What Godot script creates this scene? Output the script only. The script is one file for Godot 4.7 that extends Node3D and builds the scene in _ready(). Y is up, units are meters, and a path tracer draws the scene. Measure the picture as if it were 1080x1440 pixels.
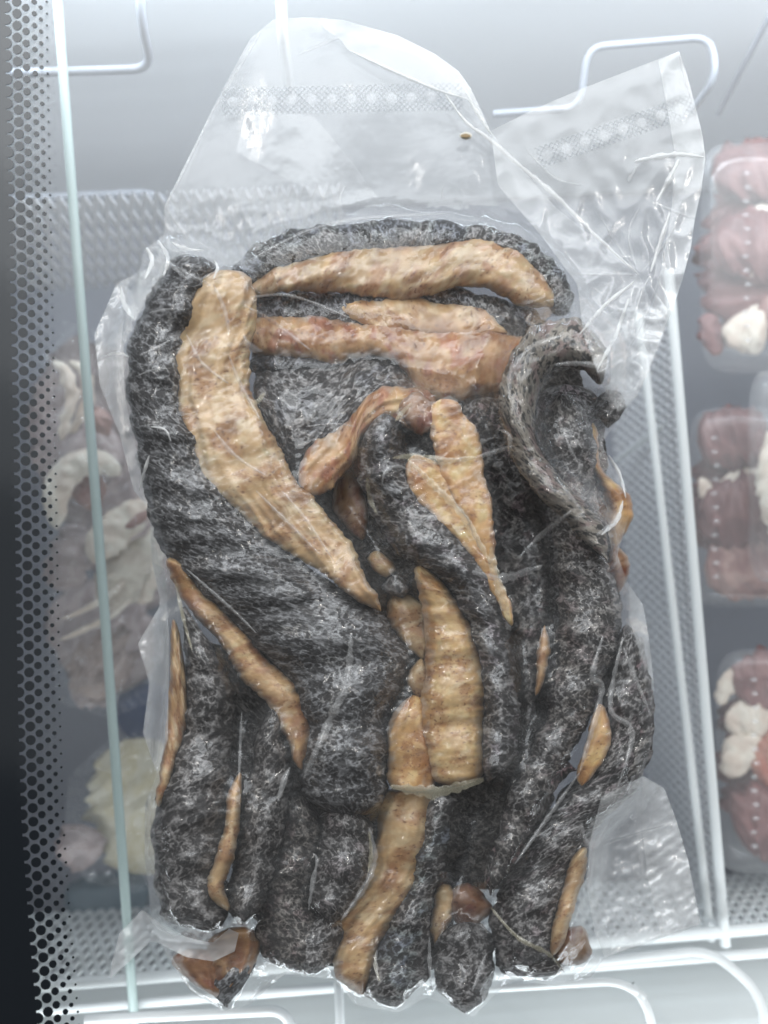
extends Node3D
# A vacuum bag of frozen tripe lying on the glass lid of a chest freezer, seen from straight above.
# Plan units: "photo units" (3000 to the metre on the glass) are turned into metres by P(), with heights in millimetres.

const EYE := 0.46
const UNITS := 3000.0

var rind_height: Image
var flesh_height: Image
var mats := {}
var fold_noise := FastNoiseLite.new()
var lump_noise := FastNoiseLite.new()
var tint_noise := FastNoiseLite.new()
var crinkle_a := FastNoiseLite.new()
var crinkle_b := FastNoiseLite.new()
var names := {}

# the height grid that the film is shrunk onto
const CELL := 6.0
const GX0 := 90.0
const GY0 := 0.0
const GW := 160
const GH := 242
var content := PackedFloat32Array()
var film := PackedFloat32Array()
var outline := PackedVector2Array()


func _ready() -> void:
	view_and_light()
	noises()
	materials()
	chest_freezer()
	basket()
	meat_in_freezer()
	glass_lid()
	content.resize(GW * GH)
	content.fill(0.0)
	tripe()
	vacuum_bag()


# ------------------------------------------------------------------ camera, light, exposure
func view_and_light() -> void:
	var attributes := CameraAttributesPhysical.new()
	attributes.frustum_focal_length = 23.0
	attributes.exposure_aperture = 3.0
	attributes.frustum_focus_distance = 0.428
	attributes.frustum_far = 20.0
	attributes.frustum_near = 0.02
	var cam := Camera3D.new()
	cam.name = "camera"
	cam.fov = rad_to_deg(2.0 * atan(720.0 / UNITS / EYE))
	cam.near = 0.02
	cam.far = 20.0
	cam.position = Vector3(0, EYE, 0)
	cam.rotation_degrees = Vector3(-90, 0, 0)
	cam.attributes = attributes
	add_child(cam)
	cam.fov = rad_to_deg(2.0 * atan(720.0 / UNITS / EYE))
	var e := Environment.new()
	e.background_mode = Environment.BG_COLOR
	e.background_color = Color(0.52, 0.52, 0.53)
	e.background_energy_multiplier = 0.13
	e.tonemap_mode = Environment.TONE_MAPPER_LINEAR
	e.tonemap_exposure = 1.05
	e.sdfgi_enabled = true
	e.ssao_enabled = true
	e.ssil_enabled = true
	var w := WorldEnvironment.new()
	w.name = "environment"
	w.environment = e
	add_child(w)
	# ceiling panels of the shop, brighter towards the far end
	for row in [[-1.60, 1.30, 3.6], [-0.86, 0.18, 3.7], [-0.68, 0.18, 3.1], [-0.50, 0.18, 2.0], [-0.32, 0.18, 1.15], [-0.14, 0.18, 0.6], [0.19, 0.48, 0.22]]:
		lamp("ceiling_panel_light", Vector3(0, 1.2, row[0]), Vector3(-90, 0, 0), Vector2(2.4, row[1]), row[2] * row[1] * 2.4 / PI, Color(0.965, 0.985, 1.0))
	# tubes of the shop, out to the sides
	lamp("ceiling_tube_light", Vector3(-1.0, 1.15, -0.6), Vector3(-90, 0, 0), Vector2(0.014, 1.3), 0.75, Color(1.0, 0.98, 0.95))
	lamp("ceiling_tube_light", Vector3(1.05, 1.15, -0.6), Vector3(-90, 0, 0), Vector2(0.014, 1.3), 0.65, Color(1.0, 0.98, 0.95))
	# the freezer's own strip under its far rim
	lamp("freezer_strip_light", Vector3(0, -0.012, -0.268), Vector3(-40, 180, 0), Vector2(0.9, 0.012), 0.088, Color(0.90, 0.955, 1.0))
	lamp("freezer_strip_light", Vector3(0, -0.008, 0.284), Vector3(-40, 0, 0), Vector2(0.9, 0.012), 0.048, Color(0.95, 0.98, 1.0))


func lamp(called: String, at: Vector3, turn: Vector3, size: Vector2, energy: float, color: Color) -> void:
	var l := AreaLight3D.new()
	l.name = called
	l.position = at
	l.rotation_degrees = turn
	l.area_size = size
	l.light_energy = energy
	l.light_color = color
	l.shadow_enabled = true
	l.area_range = 6.0
	add_child(l, true)


# ------------------------------------------------------------------ helpers
func P(x: float, y: float, mm: float) -> Vector3:
	var h := mm * 0.001
	var s := (EYE - h) / EYE / UNITS
	return Vector3((x - 540.0) * s, h, (y - 720.0) * s)


func numbered(called: String) -> String:
	var n: int = names.get(called, 0)
	names[called] = n + 1
	return called if n == 0 else "%s_%03d" % [called, n]


func thing(called: String, label: String, category: String, group := "", at := Vector3.ZERO) -> Node3D:
	var o := Node3D.new()
	o.name = numbered(called)
	o.position = at
	o.set_meta("label", label)
	o.set_meta("category", category)
	if group:
		o.set_meta("group", group)
	add_child(o)
	return o


func part(mesh: Mesh, called: String, mat: Material, parent: Node) -> MeshInstance3D:
	var o := MeshInstance3D.new()
	var n := 0
	var full := called
	while parent.has_node(full):
		n += 1
		full = "%s_%03d" % [called, n]
	o.name = full
	o.mesh = mesh
	o.material_override = mat
	parent.add_child(o, true)
	return o


func single(mesh: Mesh, called: String, mat: Material, label: String, category: String, group := "") -> MeshInstance3D:
	var o := MeshInstance3D.new()
	o.name = numbered(called)
	o.mesh = mesh
	o.material_override = mat
	o.set_meta("label", label)
	o.set_meta("category", category)
	if group:
		o.set_meta("group", group)
	add_child(o)
	return o


# an ArrayMesh with smooth normals; triangles run clockwise seen from the front
func smooth_mesh(v: PackedVector3Array, idx: PackedInt32Array, uv := PackedVector2Array(), col := PackedColorArray()) -> ArrayMesh:
	var nrm := PackedVector3Array()
	nrm.resize(v.size())
	for k in range(0, idx.size(), 3):
		var a := idx[k]
		var b := idx[k + 1]
		var c := idx[k + 2]
		var n := (v[c] - v[a]).cross(v[b] - v[a])
		nrm[a] += n
		nrm[b] += n
		nrm[c] += n
	for k in nrm.size():
		nrm[k] = nrm[k].normalized() if nrm[k].length_squared() > 1e-24 else Vector3.UP
	var arrays := []
	arrays.resize(Mesh.ARRAY_MAX)
	arrays[Mesh.ARRAY_VERTEX] = v
	arrays[Mesh.ARRAY_NORMAL] = nrm
	arrays[Mesh.ARRAY_INDEX] = idx
	if uv.size():
		arrays[Mesh.ARRAY_TEX_UV] = uv
	if col.size():
		arrays[Mesh.ARRAY_COLOR] = col
	var m := ArrayMesh.new()
	m.add_surface_from_arrays(Mesh.PRIMITIVE_TRIANGLES, arrays)
	return m


# a round rod along points, with closed ends
func rod(points: PackedVector3Array, r: float, sides := 10) -> ArrayMesh:
	var v := PackedVector3Array()
	var idx := PackedInt32Array()
	var n := points.size()
	var side := Vector3.ZERO
	for i in n:
		var t := (points[mini(i + 1, n - 1)] - points[maxi(i - 1, 0)]).normalized()
		if i == 0:
			side = t.cross(Vector3.UP if absf(t.y) < 0.9 else Vector3.RIGHT).normalized()
		side = (side - t * side.dot(t)).normalized()
		var up := t.cross(side)
		for k in sides:
			var a := TAU * k / sides
			v.append(points[i] + (side * cos(a) + up * sin(a)) * r)
	for i in n - 1:
		for k in sides:
			var a := i * sides + k
			var b := i * sides + (k + 1) % sides
			idx.append_array([a, b, a + sides, b, b + sides, a + sides])
	v.append(points[0])
	v.append(points[n - 1])
	for k in sides:
		idx.append_array([v.size() - 2, (k + 1) % sides, k])
		idx.append_array([v.size() - 1, (n - 1) * sides + k, (n - 1) * sides + (k + 1) % sides])
	return smooth_mesh(v, idx)


# rounded corners for a bent wire
func bent(points: PackedVector3Array, r: float) -> PackedVector3Array:
	var out := PackedVector3Array([points[0]])
	for i in range(1, points.size() - 1):
		var a := points[i] + (points[i - 1] - points[i]).limit_length(r)
		var c := points[i] + (points[i + 1] - points[i]).limit_length(r)
		for k in 7:
			var t := k / 6.0
			out.append(a.lerp(points[i], t).lerp(points[i].lerp(c, t), t))
	out.append(points[points.size() - 1])
	return out


# a thick board over four corners (in order), extruded along its normal
func board(a: Vector3, b: Vector3, c: Vector3, d: Vector3, thick: float) -> ArrayMesh:
	var n := (b - a).cross(d - a).normalized() * thick
	var q := [a, b, c, d, a + n, b + n, c + n, d + n]
	var st := SurfaceTool.new()
	st.begin(Mesh.PRIMITIVE_TRIANGLES)
	st.set_smooth_group(-1)
	for f in [[0, 1, 2, 3], [7, 6, 5, 4], [4, 5, 1, 0], [5, 6, 2, 1], [6, 7, 3, 2], [7, 4, 0, 3]]:
		for k in [0, 1, 2, 0, 2, 3]:
			st.add_vertex(q[f[k]])
	st.generate_normals()
	return st.commit()


func curve_points(points: Array, n: int) -> PackedVector2Array:
	var raw := PackedVector2Array()
	for k in range(0, points.size(), 2):
		raw.append(Vector2(points[k], points[k + 1]))
	var dense := PackedVector2Array()
	var m := raw.size()
	for i in m - 1:
		for k in 10:
			dense.append(raw[i].cubic_interpolate(raw[i + 1], raw[maxi(i - 1, 0)], raw[mini(i + 2, m - 1)], k / 10.0))
	dense.append(raw[m - 1])
	var total := 0.0
	for i in dense.size() - 1:
		total += dense[i].distance_to(dense[i + 1])
	var out := PackedVector2Array()
	var at := 0
	var gone := 0.0
	for i in n + 1:
		var want := total * i / n
		while at < dense.size() - 2 and gone + dense[at].distance_to(dense[at + 1]) < want:
			gone += dense[at].distance_to(dense[at + 1])
			at += 1
		var step := dense[at].distance_to(dense[at + 1])
		out.append(dense[at].lerp(dense[at + 1], clampf((want - gone) / maxf(step, 0.0001), 0, 1)))
	return out


# ------------------------------------------------------------------ noises, textures, materials
func make_noise(seed_: int, f: float, kind := FastNoiseLite.TYPE_SIMPLEX_SMOOTH, octaves := 1) -> FastNoiseLite:
	var n := FastNoiseLite.new()
	n.seed = seed_
	n.noise_type = kind
	n.frequency = f
	n.fractal_type = FastNoiseLite.FRACTAL_FBM if octaves > 1 else FastNoiseLite.FRACTAL_NONE
	n.fractal_octaves = octaves
	return n


func noises() -> void:
	fold_noise = make_noise(11, 0.06, FastNoiseLite.TYPE_SIMPLEX_SMOOTH, 2)
	lump_noise = make_noise(12, 0.09, FastNoiseLite.TYPE_SIMPLEX_SMOOTH, 3)
	tint_noise = make_noise(13, 0.045, FastNoiseLite.TYPE_SIMPLEX_SMOOTH, 3)
	crinkle_a = make_noise(14, 0.011, FastNoiseLite.TYPE_SIMPLEX)
	crinkle_b = make_noise(15, 0.035, FastNoiseLite.TYPE_SIMPLEX, 2)


func cells(seed_: int, f: float, warp: float) -> FastNoiseLite:
	var n := make_noise(seed_, f, FastNoiseLite.TYPE_CELLULAR)
	n.cellular_return_type = FastNoiseLite.RETURN_DISTANCE2_SUB
	n.cellular_jitter = 1.0
	n.domain_warp_enabled = true
	n.domain_warp_amplitude = warp
	n.domain_warp_frequency = 0.022
	n.domain_warp_fractal_type = FastNoiseLite.DOMAIN_WARP_FRACTAL_PROGRESSIVE
	n.domain_warp_fractal_octaves = 2
	return n


func bytes_of(n: FastNoiseLite, size: int) -> PackedByteArray:
	var im := n.get_seamless_image(size, size, false, false, 0.12)
	im.convert(Image.FORMAT_L8)
	return im.get_data()


func materials() -> void:
	var size := 1024
	var web := bytes_of(cells(21, 0.050, 17.0), size)
	var large := bytes_of(cells(27, 0.030, 30.0), size)
	var fine := bytes_of(cells(22, 0.105, 9.0), size)
	var ridged := make_noise(25, 0.022, FastNoiseLite.TYPE_SIMPLEX_SMOOTH, 3)
	ridged.fractal_type = FastNoiseLite.FRACTAL_RIDGED
	var vein_lines := bytes_of(ridged, size)
	var frost_shade := bytes_of(make_noise(23, 0.020, FastNoiseLite.TYPE_SIMPLEX_SMOOTH, 5), size)
	var grain := bytes_of(make_noise(24, 0.10, FastNoiseLite.TYPE_SIMPLEX_SMOOTH, 3), size)
	var broken := bytes_of(make_noise(26, 0.035, FastNoiseLite.TYPE_SIMPLEX_SMOOTH, 3), size)
	var patch := bytes_of(make_noise(28, 0.010, FastNoiseLite.TYPE_SIMPLEX_SMOOTH, 3), size)
	var color := PackedByteArray()
	color.resize(size * size * 3)
	var pale := color.duplicate()
	var high := PackedByteArray()
	high.resize(size * size)
	for i in size * size:
		var f := frost_shade[i] / 255.0
		var g := grain[i] / 255.0
		var br := smoothstep(0.28, 0.62, broken[i] / 255.0)
		var mix := smoothstep(0.42, 0.60, patch[i] / 255.0)
		var w := clampf(1.0 - lerpf(web[i], large[i] * 0.8, mix) / 255.0 / (0.20 + 0.62 * f * f), 0, 1) * (0.20 + 0.80 * br)
		var w2 := clampf(1.0 - fine[i] / 255.0 / (0.10 + 0.30 * f), 0, 1)
		var r := smoothstep(0.60, 0.95, vein_lines[i] / 255.0)
		var s := clampf(smoothstep(0.0, 0.75, maxf(w, r * 0.55)) * (0.40 + 0.75 * g) + w2 * 0.30 * g + smoothstep(0.55, 0.9, f) * 0.30 * (0.4 + g), 0, 1)
		var v := 30.0 + 26.0 * g + 112.0 * s
		var spot := smoothstep(0.35, 0.75, 1.0 - s) * smoothstep(0.35, 0.6, 0.4 * br + 0.6 * g)
		var pale_v := 172.0 + 30.0 * (g - 0.5) - 118.0 * spot
		color[i * 3] = int(minf(v * 1.0 + 2.0 * (1.0 - s), 255))
		color[i * 3 + 1] = int(minf(v * 0.99, 255))
		color[i * 3 + 2] = int(minf(v * 0.99, 255))
		pale[i * 3] = int(pale_v)
		pale[i * 3 + 1] = int(pale_v * 0.985)
		pale[i * 3 + 2] = int(pale_v * 0.96)
		high[i] = int(clampf(40.0 + 110.0 * maxf(w, r * 0.8) + 60.0 * w2 * g + 70.0 * (g - 0.5), 0, 255))
	var rind_color := ImageTexture.create_from_image(Image.create_from_data(size, size, false, Image.FORMAT_RGB8, color))
	rind_height = Image.create_from_data(size, size, false, Image.FORMAT_L8, high)
	var pale_color := ImageTexture.create_from_image(Image.create_from_data(size, size, false, Image.FORMAT_RGB8, pale))
	var rind_bump := ImageTexture.create_from_image(rind_height)

	size = 768
	var blotch := bytes_of(make_noise(31, 0.018, FastNoiseLite.TYPE_SIMPLEX_SMOOTH, 4), size)
	var cream := bytes_of(make_noise(32, 0.030, FastNoiseLite.TYPE_SIMPLEX_SMOOTH, 4), size)
	var speck := bytes_of(make_noise(33, 0.14, FastNoiseLite.TYPE_SIMPLEX_SMOOTH, 2), size)
	var fleck := bytes_of(make_noise(35, 0.07, FastNoiseLite.TYPE_SIMPLEX_SMOOTH, 4), size)
	var vein := bytes_of(cells(34, 0.045, 14.0), size)
	color.resize(size * size * 3)
	high.resize(size * size)
	for i in size * size:
		var b := smoothstep(0.42, 0.72, blotch[i] / 255.0)
		var c := smoothstep(0.48, 0.80, cream[i] / 255.0)
		var fl := fleck[i] / 255.0
		var d := smoothstep(0.70, 0.80, speck[i] / 255.0) * smoothstep(0.35, 0.6, blotch[i] / 255.0)
		var e := clampf(1.0 - vein[i] / 255.0 / (0.05 + 0.08 * fl), 0, 1) * 0.55 * smoothstep(0.4, 0.7, fl)
		var rgb := Vector3(202, 170, 128).lerp(Vector3(158, 114, 78), b * 0.65).lerp(Vector3(222, 202, 168), maxf(c * 0.7, e)).lerp(Vector3(104, 70, 52), d * 0.6)
		rgb *= 0.90 + 0.12 * fl
		color[i * 3] = int(rgb.x)
		color[i * 3 + 1] = int(rgb.y)
		color[i * 3 + 2] = int(rgb.z)
		high[i] = int(clampf(110.0 + 40.0 * c - 30.0 * b + 50.0 * e + 110.0 * (fl - 0.5), 0, 255))
	var flesh_color := ImageTexture.create_from_image(Image.create_from_data(size, size, false, Image.FORMAT_RGB8, color))
	flesh_height = Image.create_from_data(size, size, false, Image.FORMAT_L8, high)
	var flesh_bump := ImageTexture.create_from_image(flesh_height)

	var m := StandardMaterial3D.new()
	m.albedo_texture = rind_color
	m.vertex_color_use_as_albedo = true
	m.roughness = 0.62
	m.metallic_specular = 0.4
	m.heightmap_enabled = true
	m.heightmap_texture = rind_bump
	m.heightmap_scale = 0.06
	mats.rind = m
	m = m.duplicate()
	m.albedo_texture = pale_color
	mats.pale_rind = m
	m = StandardMaterial3D.new()
	m.albedo_texture = flesh_color
	m.vertex_color_use_as_albedo = true
	m.roughness = 0.36
	m.heightmap_enabled = true
	m.heightmap_texture = flesh_bump
	m.heightmap_scale = 0.018
	mats.flesh = m

	mats.film = sheet_material(Color(0.93, 0.95, 0.97, 0.045), 0.11)
	var wrinkle := NoiseTexture2D.new()
	wrinkle.width = 512
	wrinkle.height = 512
	wrinkle.seamless = true
	wrinkle.as_normal_map = true
	wrinkle.bump_strength = 6.0
	var folds := make_noise(61, 0.012, FastNoiseLite.TYPE_SIMPLEX_SMOOTH, 3)
	folds.fractal_type = FastNoiseLite.FRACTAL_RIDGED
	folds.domain_warp_enabled = true
	folds.domain_warp_amplitude = 24.0
	wrinkle.noise = folds
	mats.film.normal_enabled = true
	mats.film.normal_texture = wrinkle
	mats.film.normal_scale = 0.3
	mats.film.uv1_triplanar = true
	mats.film.uv1_scale = Vector3(9, 9, 9)
	mats.back_film = sheet_material(Color(0.93, 0.95, 0.97, 0.10), 0.2)
	mats.flap = sheet_material(Color(0.94, 0.96, 0.97, 0.22), 0.11)
	mats.flap.normal_enabled = true
	mats.flap.normal_texture = wrinkle
	mats.flap.normal_scale = 0.15
	mats.flap.uv1_triplanar = true
	mats.flap.uv1_scale = Vector3(6, 6, 6)
	mats.crease = sheet_material(Color(0.95, 0.96, 0.97, 0.17), 0.10)
	mats.crease_highlight = sheet_material(Color(0.97, 0.98, 0.98, 0.5), 0.10)  # doubled film at folds, made denser white to paint in its highlight
	mats.fat = sheet_material(Color(0.70, 0.66, 0.50, 0.24), 0.2)
	mats.emboss = sheet_material(Color(0.36, 0.40, 0.46, 0.16), 0.25)
	mats.seal = sheet_material(Color(0.92, 0.94, 0.96, 0.30), 0.24)
	mats.glass = sheet_material(Color(0.95, 0.97, 0.97, 0.015), 0.13)
	mats.tray = sheet_material(Color(0.93, 0.95, 0.97, 0.08), 0.16)
	mats.bead = sheet_material(Color(0.95, 0.96, 0.97, 0.16), 0.1)
	mats.print = plain(Color(0.012, 0.015, 0.019), 0.13)
	mats.print.metallic_specular = 0.66
	mats.enamel = plain(Color(0.78, 0.81, 0.81), 0.35)
	mats.liner = plain(Color(0.82, 0.84, 0.86), 0.5)
	mats.deep = plain(Color(0.26, 0.275, 0.32), 0.6)
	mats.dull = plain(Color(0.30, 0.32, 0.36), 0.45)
	mats.mesh = plain(Color(0.76, 0.77, 0.79), 0.4)
	mats.bag_over = sheet_material(Color(0.93, 0.95, 0.97, 0.016), 0.12)


func sheet_material(c: Color, rough: float) -> StandardMaterial3D:
	var m := StandardMaterial3D.new()
	var s := Color(c.r, c.g, c.b).linear_to_srgb()
	m.albedo_color = Color(s.r, s.g, s.b, c.a)
	m.transparency = BaseMaterial3D.TRANSPARENCY_ALPHA
	m.roughness = rough
	m.metallic_specular = 0.5
	m.cull_mode = BaseMaterial3D.CULL_DISABLED
	return m


func plain(linear: Color, rough: float) -> StandardMaterial3D:
	var m := StandardMaterial3D.new()
	m.albedo_color = linear.linear_to_srgb()
	m.roughness = rough
	return m


# ------------------------------------------------------------------ freezer
func chest_freezer() -> void:
	var t := thing("chest_freezer", "white and blue-grey inside of the chest freezer below the glass", "freezer")
	# far liner slopes down and away from the top of the picture
	part(board(P(-420, 330, -320), P(1560, 240, -320), P(1560, -160, -25), P(-420, -60, -25), -0.012), "far_wall", mats.liner, t)
	part(board(P(-420, 1760, -330), P(1560, 1640, -330), P(1560, 200, -330), P(-420, 300, -330), -0.012), "cabinet_floor", mats.deep, t)
	part(board(P(-200, 1412, -150), P(1420, 1288, -150), P(1420, 1560, -14), P(-200, 1660, -14), 0.012), "near_wall", mats.enamel, t)
	part(board(P(-330, -120, -20), P(-330, 1700, -20), P(-120, 1200, -330), P(-120, 300, -330), -0.012), "side_wall", mats.liner, t)
	part(board(P(1450, 1700, -20), P(1450, -120, -20), P(1230, 300, -330), P(1230, 1200, -330), -0.012), "side_wall", mats.liner, t)


# crossing slanted wires over a four-cornered panel
func lattice(a: Vector3, b: Vector3, c: Vector3, d: Vector3, n: int, skew: float, r: float) -> ArrayMesh:
	var v := PackedVector3Array()
	var idx := PackedInt32Array()
	var normal := (b - a).cross(d - a).normalized()
	for way in [-1.0, 1.0]:
		for k in range(-int(n * skew) - 1, n + int(n * skew) + 2):
			var u0: float = float(k) / n
			var u1: float = u0 + way * skew
			var t0 := 0.0
			var t1 := 1.0
			# clip to 0..1
			for lim in [0.0, 1.0]:
				var tt: float = (lim - u0) / (u1 - u0)
				if (way > 0) == (lim == 0.0):
					t0 = maxf(t0, tt)
				else:
					t1 = minf(t1, tt)
			if t1 - t0 < 0.02:
				continue
			var p := a.lerp(b, lerpf(u0, u1, t0)).lerp(d.lerp(c, lerpf(u0, u1, t0)), t0)
			var q := a.lerp(b, lerpf(u0, u1, t1)).lerp(d.lerp(c, lerpf(u0, u1, t1)), t1)
			var along := (q - p).normalized()
			var s := along.cross(normal).normalized() * r
			var h := normal * r * 0.8 * (1.0 if way > 0 else 0.93)
			var at := v.size()
			v.append_array([p - s - h, p + s - h, p + s + h, p - s + h, q - s - h, q + s - h, q + s + h, q - s + h])
			for f in [[0, 1, 5, 4], [1, 2, 6, 5], [2, 3, 7, 6], [3, 0, 4, 7]]:
				idx.append_array([at + f[0], at + f[1], at + f[2], at + f[0], at + f[2], at + f[3]])
	return smooth_mesh(v, idx)


func basket() -> void:
	var white: Material = mats.enamel
	var t := thing("wire_basket", "large white mesh basket under the glass, showing above and below the bag", "basket")
	var w := part(lattice(P(-40, 284, -92), P(480, 258, -92), P(480, 380, -225), P(30, 410, -225), 30, 0.10, 0.0012), "far_wall_mesh", mats.mesh, t)
	w.set_meta("kind", "stuff")
	w = part(lattice(P(-120, 1404, -82), P(1180, 1298, -82), P(1140, 1225, -180), P(-60, 1292, -180), 74, 0.06, 0.00125), "near_wall_mesh", white, t)
	w.set_meta("kind", "stuff")
	part(rod(bent([P(-60, 284, -130), P(236, 270, -130), P(262, 420, -215)], 0.02), 0.0026), "far_rail", mats.dull, t)
	part(rod([P(-140, 1402, -80), P(1200, 1296, -80)], 0.0034), "near_rail", white, t)
	part(rod([P(-140, 1438, -60), P(1200, 1330, -60)], 0.0026), "near_rail", white, t)
	# hanging handles of the basket
	part(rod(bent([P(-20, 104, -60), P(214, 97, -60), P(198, 30, -32), P(196, -60, -20)], 0.012), 0.0024), "handle", mats.dull, t)
	part(rod(bent([P(393, -60, -20), P(397, 50, -30), P(410, 150, -200)], 0.010), 0.0026), "handle", white, t)
	part(rod(bent([P(694, 160, -86), P(816, 152, -78), P(826, 66, -66), P(1000, 52, -66), P(1008, 108, -64), P(962, 170, -90)], 0.010), 0.0020), "handle", mats.dull, t)
	part(rod([P(1100, -10, -40), P(1010, 160, -120)], 0.0018), "handle", mats.dull, t)
	part(rod(bent([P(120, 1434, -30), P(406, 1420, -30), P(414, 1480, -24)], 0.010), 0.0026), "handle", white, t)
	part(rod(bent([P(640, 1392, -34), P(880, 1378, -34), P(914, 1412, -30), P(922, 1500, -24)], 0.012), 0.0023), "handle", white, t)
	part(rod(bent([P(800, 1356, -56), P(1000, 1336, -56), P(1072, 1398, -40), P(1078, 1500, -24)], 0.012), 0.0026), "handle", white, t)
	part(rod([P(476, 1380, -50), P(480, 1480, -30)], 0.0024), "handle", white, t)

	t = thing("basket_divider", "white mesh divider with two rails, right of the bag", "divider")
	w = part(lattice(P(948, 430, -100), P(1014, 1316, -100), P(930, 1290, -230), P(846, 440, -230), 62, 0.10, 0.0011), "divider_mesh", mats.mesh, t)
	w.set_meta("kind", "stuff")
	part(rod([P(940, 380, -80), P(1020, 1330, -80)], 0.0030), "rail", white, t)
	part(rod([P(898, 440, -112), P(1000, 1322, -104)], 0.0027), "rail", white, t)
	part(rod([P(864, 650, -200), P(930, 600, -130)], 0.0016), "cross_wire", white, t)

	single(rod([P(78, -40, -44), P(106, 330, -46), P(150, 900, -50), P(192, 1480, -52)], 0.0026), "support_wire", plain(Color(0.40, 0.50, 0.48), 0.35), "long upright white wire between dotted glass edge and bag", "wire")


# a lumpy blob of meat made of a chain of balls, smooth joined by revolving a spine
func lump(points: Array, radii: Array, depth: float, flat: float, seed_: int, rough := 0.18) -> ArrayMesh:
	var n := 26
	var ring := 22
	var spine := curve_points(points, n)
	var v := PackedVector3Array()
	var idx := PackedInt32Array()
	var noise := make_noise(seed_, 0.05, FastNoiseLite.TYPE_SIMPLEX_SMOOTH, 2)
	for i in n + 1:
		var f := float(i) / n
		var g := f * (radii.size() - 1)
		var r: float = lerpf(radii[int(g)], radii[mini(int(g) + 1, radii.size() - 1)], g - int(g))
		r *= sqrt(maxf(1.0 - pow(absf(2.0 * f - 1.0), 6.0), 0.002))
		var dir := (spine[mini(i + 1, n)] - spine[maxi(i - 1, 0)]).normalized()
		for k in ring:
			var a := TAU * k / ring
			var q := spine[i] + Vector2(-dir.y, dir.x) * r * cos(a)
			var d := 1.0 + rough * noise.get_noise_3d(q.x, q.y, sin(a) * r) * 2.0
			q = spine[i] + (q - spine[i]) * d
			v.append(P(q.x, q.y, -depth + sin(a) * r * flat * d / 3.0))
	for i in n:
		for k in ring:
			var a := i * ring + k
			var b := i * ring + (k + 1) % ring
			idx.append_array([a, a + ring, b, b, a + ring, b + ring])
	return outward(smooth_mesh(v, idx), v, idx)


# turn triangles round if the mesh came out inside out
func outward(m: ArrayMesh, v: PackedVector3Array, idx: PackedInt32Array) -> ArrayMesh:
	var vol := 0.0
	var o := v[0]
	for k in range(0, idx.size(), 3):
		vol += (v[idx[k]] - o).dot((v[idx[k + 1]] - o).cross(v[idx[k + 2]] - o))
	if vol < 0:
		return m
	var turned := PackedInt32Array()
	for k in range(0, idx.size(), 3):
		turned.append_array([idx[k], idx[k + 2], idx[k + 1]])
	return smooth_mesh(v, turned)


func meat_material(c: Color, c2: Color, seed_: int) -> StandardMaterial3D:
	var m := StandardMaterial3D.new()
	var noise := NoiseTexture2D.new()
	noise.width = 128
	noise.height = 128
	noise.seamless = true
	noise.noise = make_noise(seed_, 0.02, FastNoiseLite.TYPE_SIMPLEX_SMOOTH, 3)
	var ramp := Gradient.new()
	ramp.set_color(0, c.linear_to_srgb())
	ramp.set_color(1, c2.linear_to_srgb())
	ramp.set_offset(0, 0.35)
	ramp.set_offset(1, 0.65)
	noise.color_ramp = ramp
	m.albedo_texture = noise
	m.uv1_triplanar = true
	m.uv1_scale = Vector3(16, 16, 16)
	m.roughness = 0.45
	return m


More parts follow.
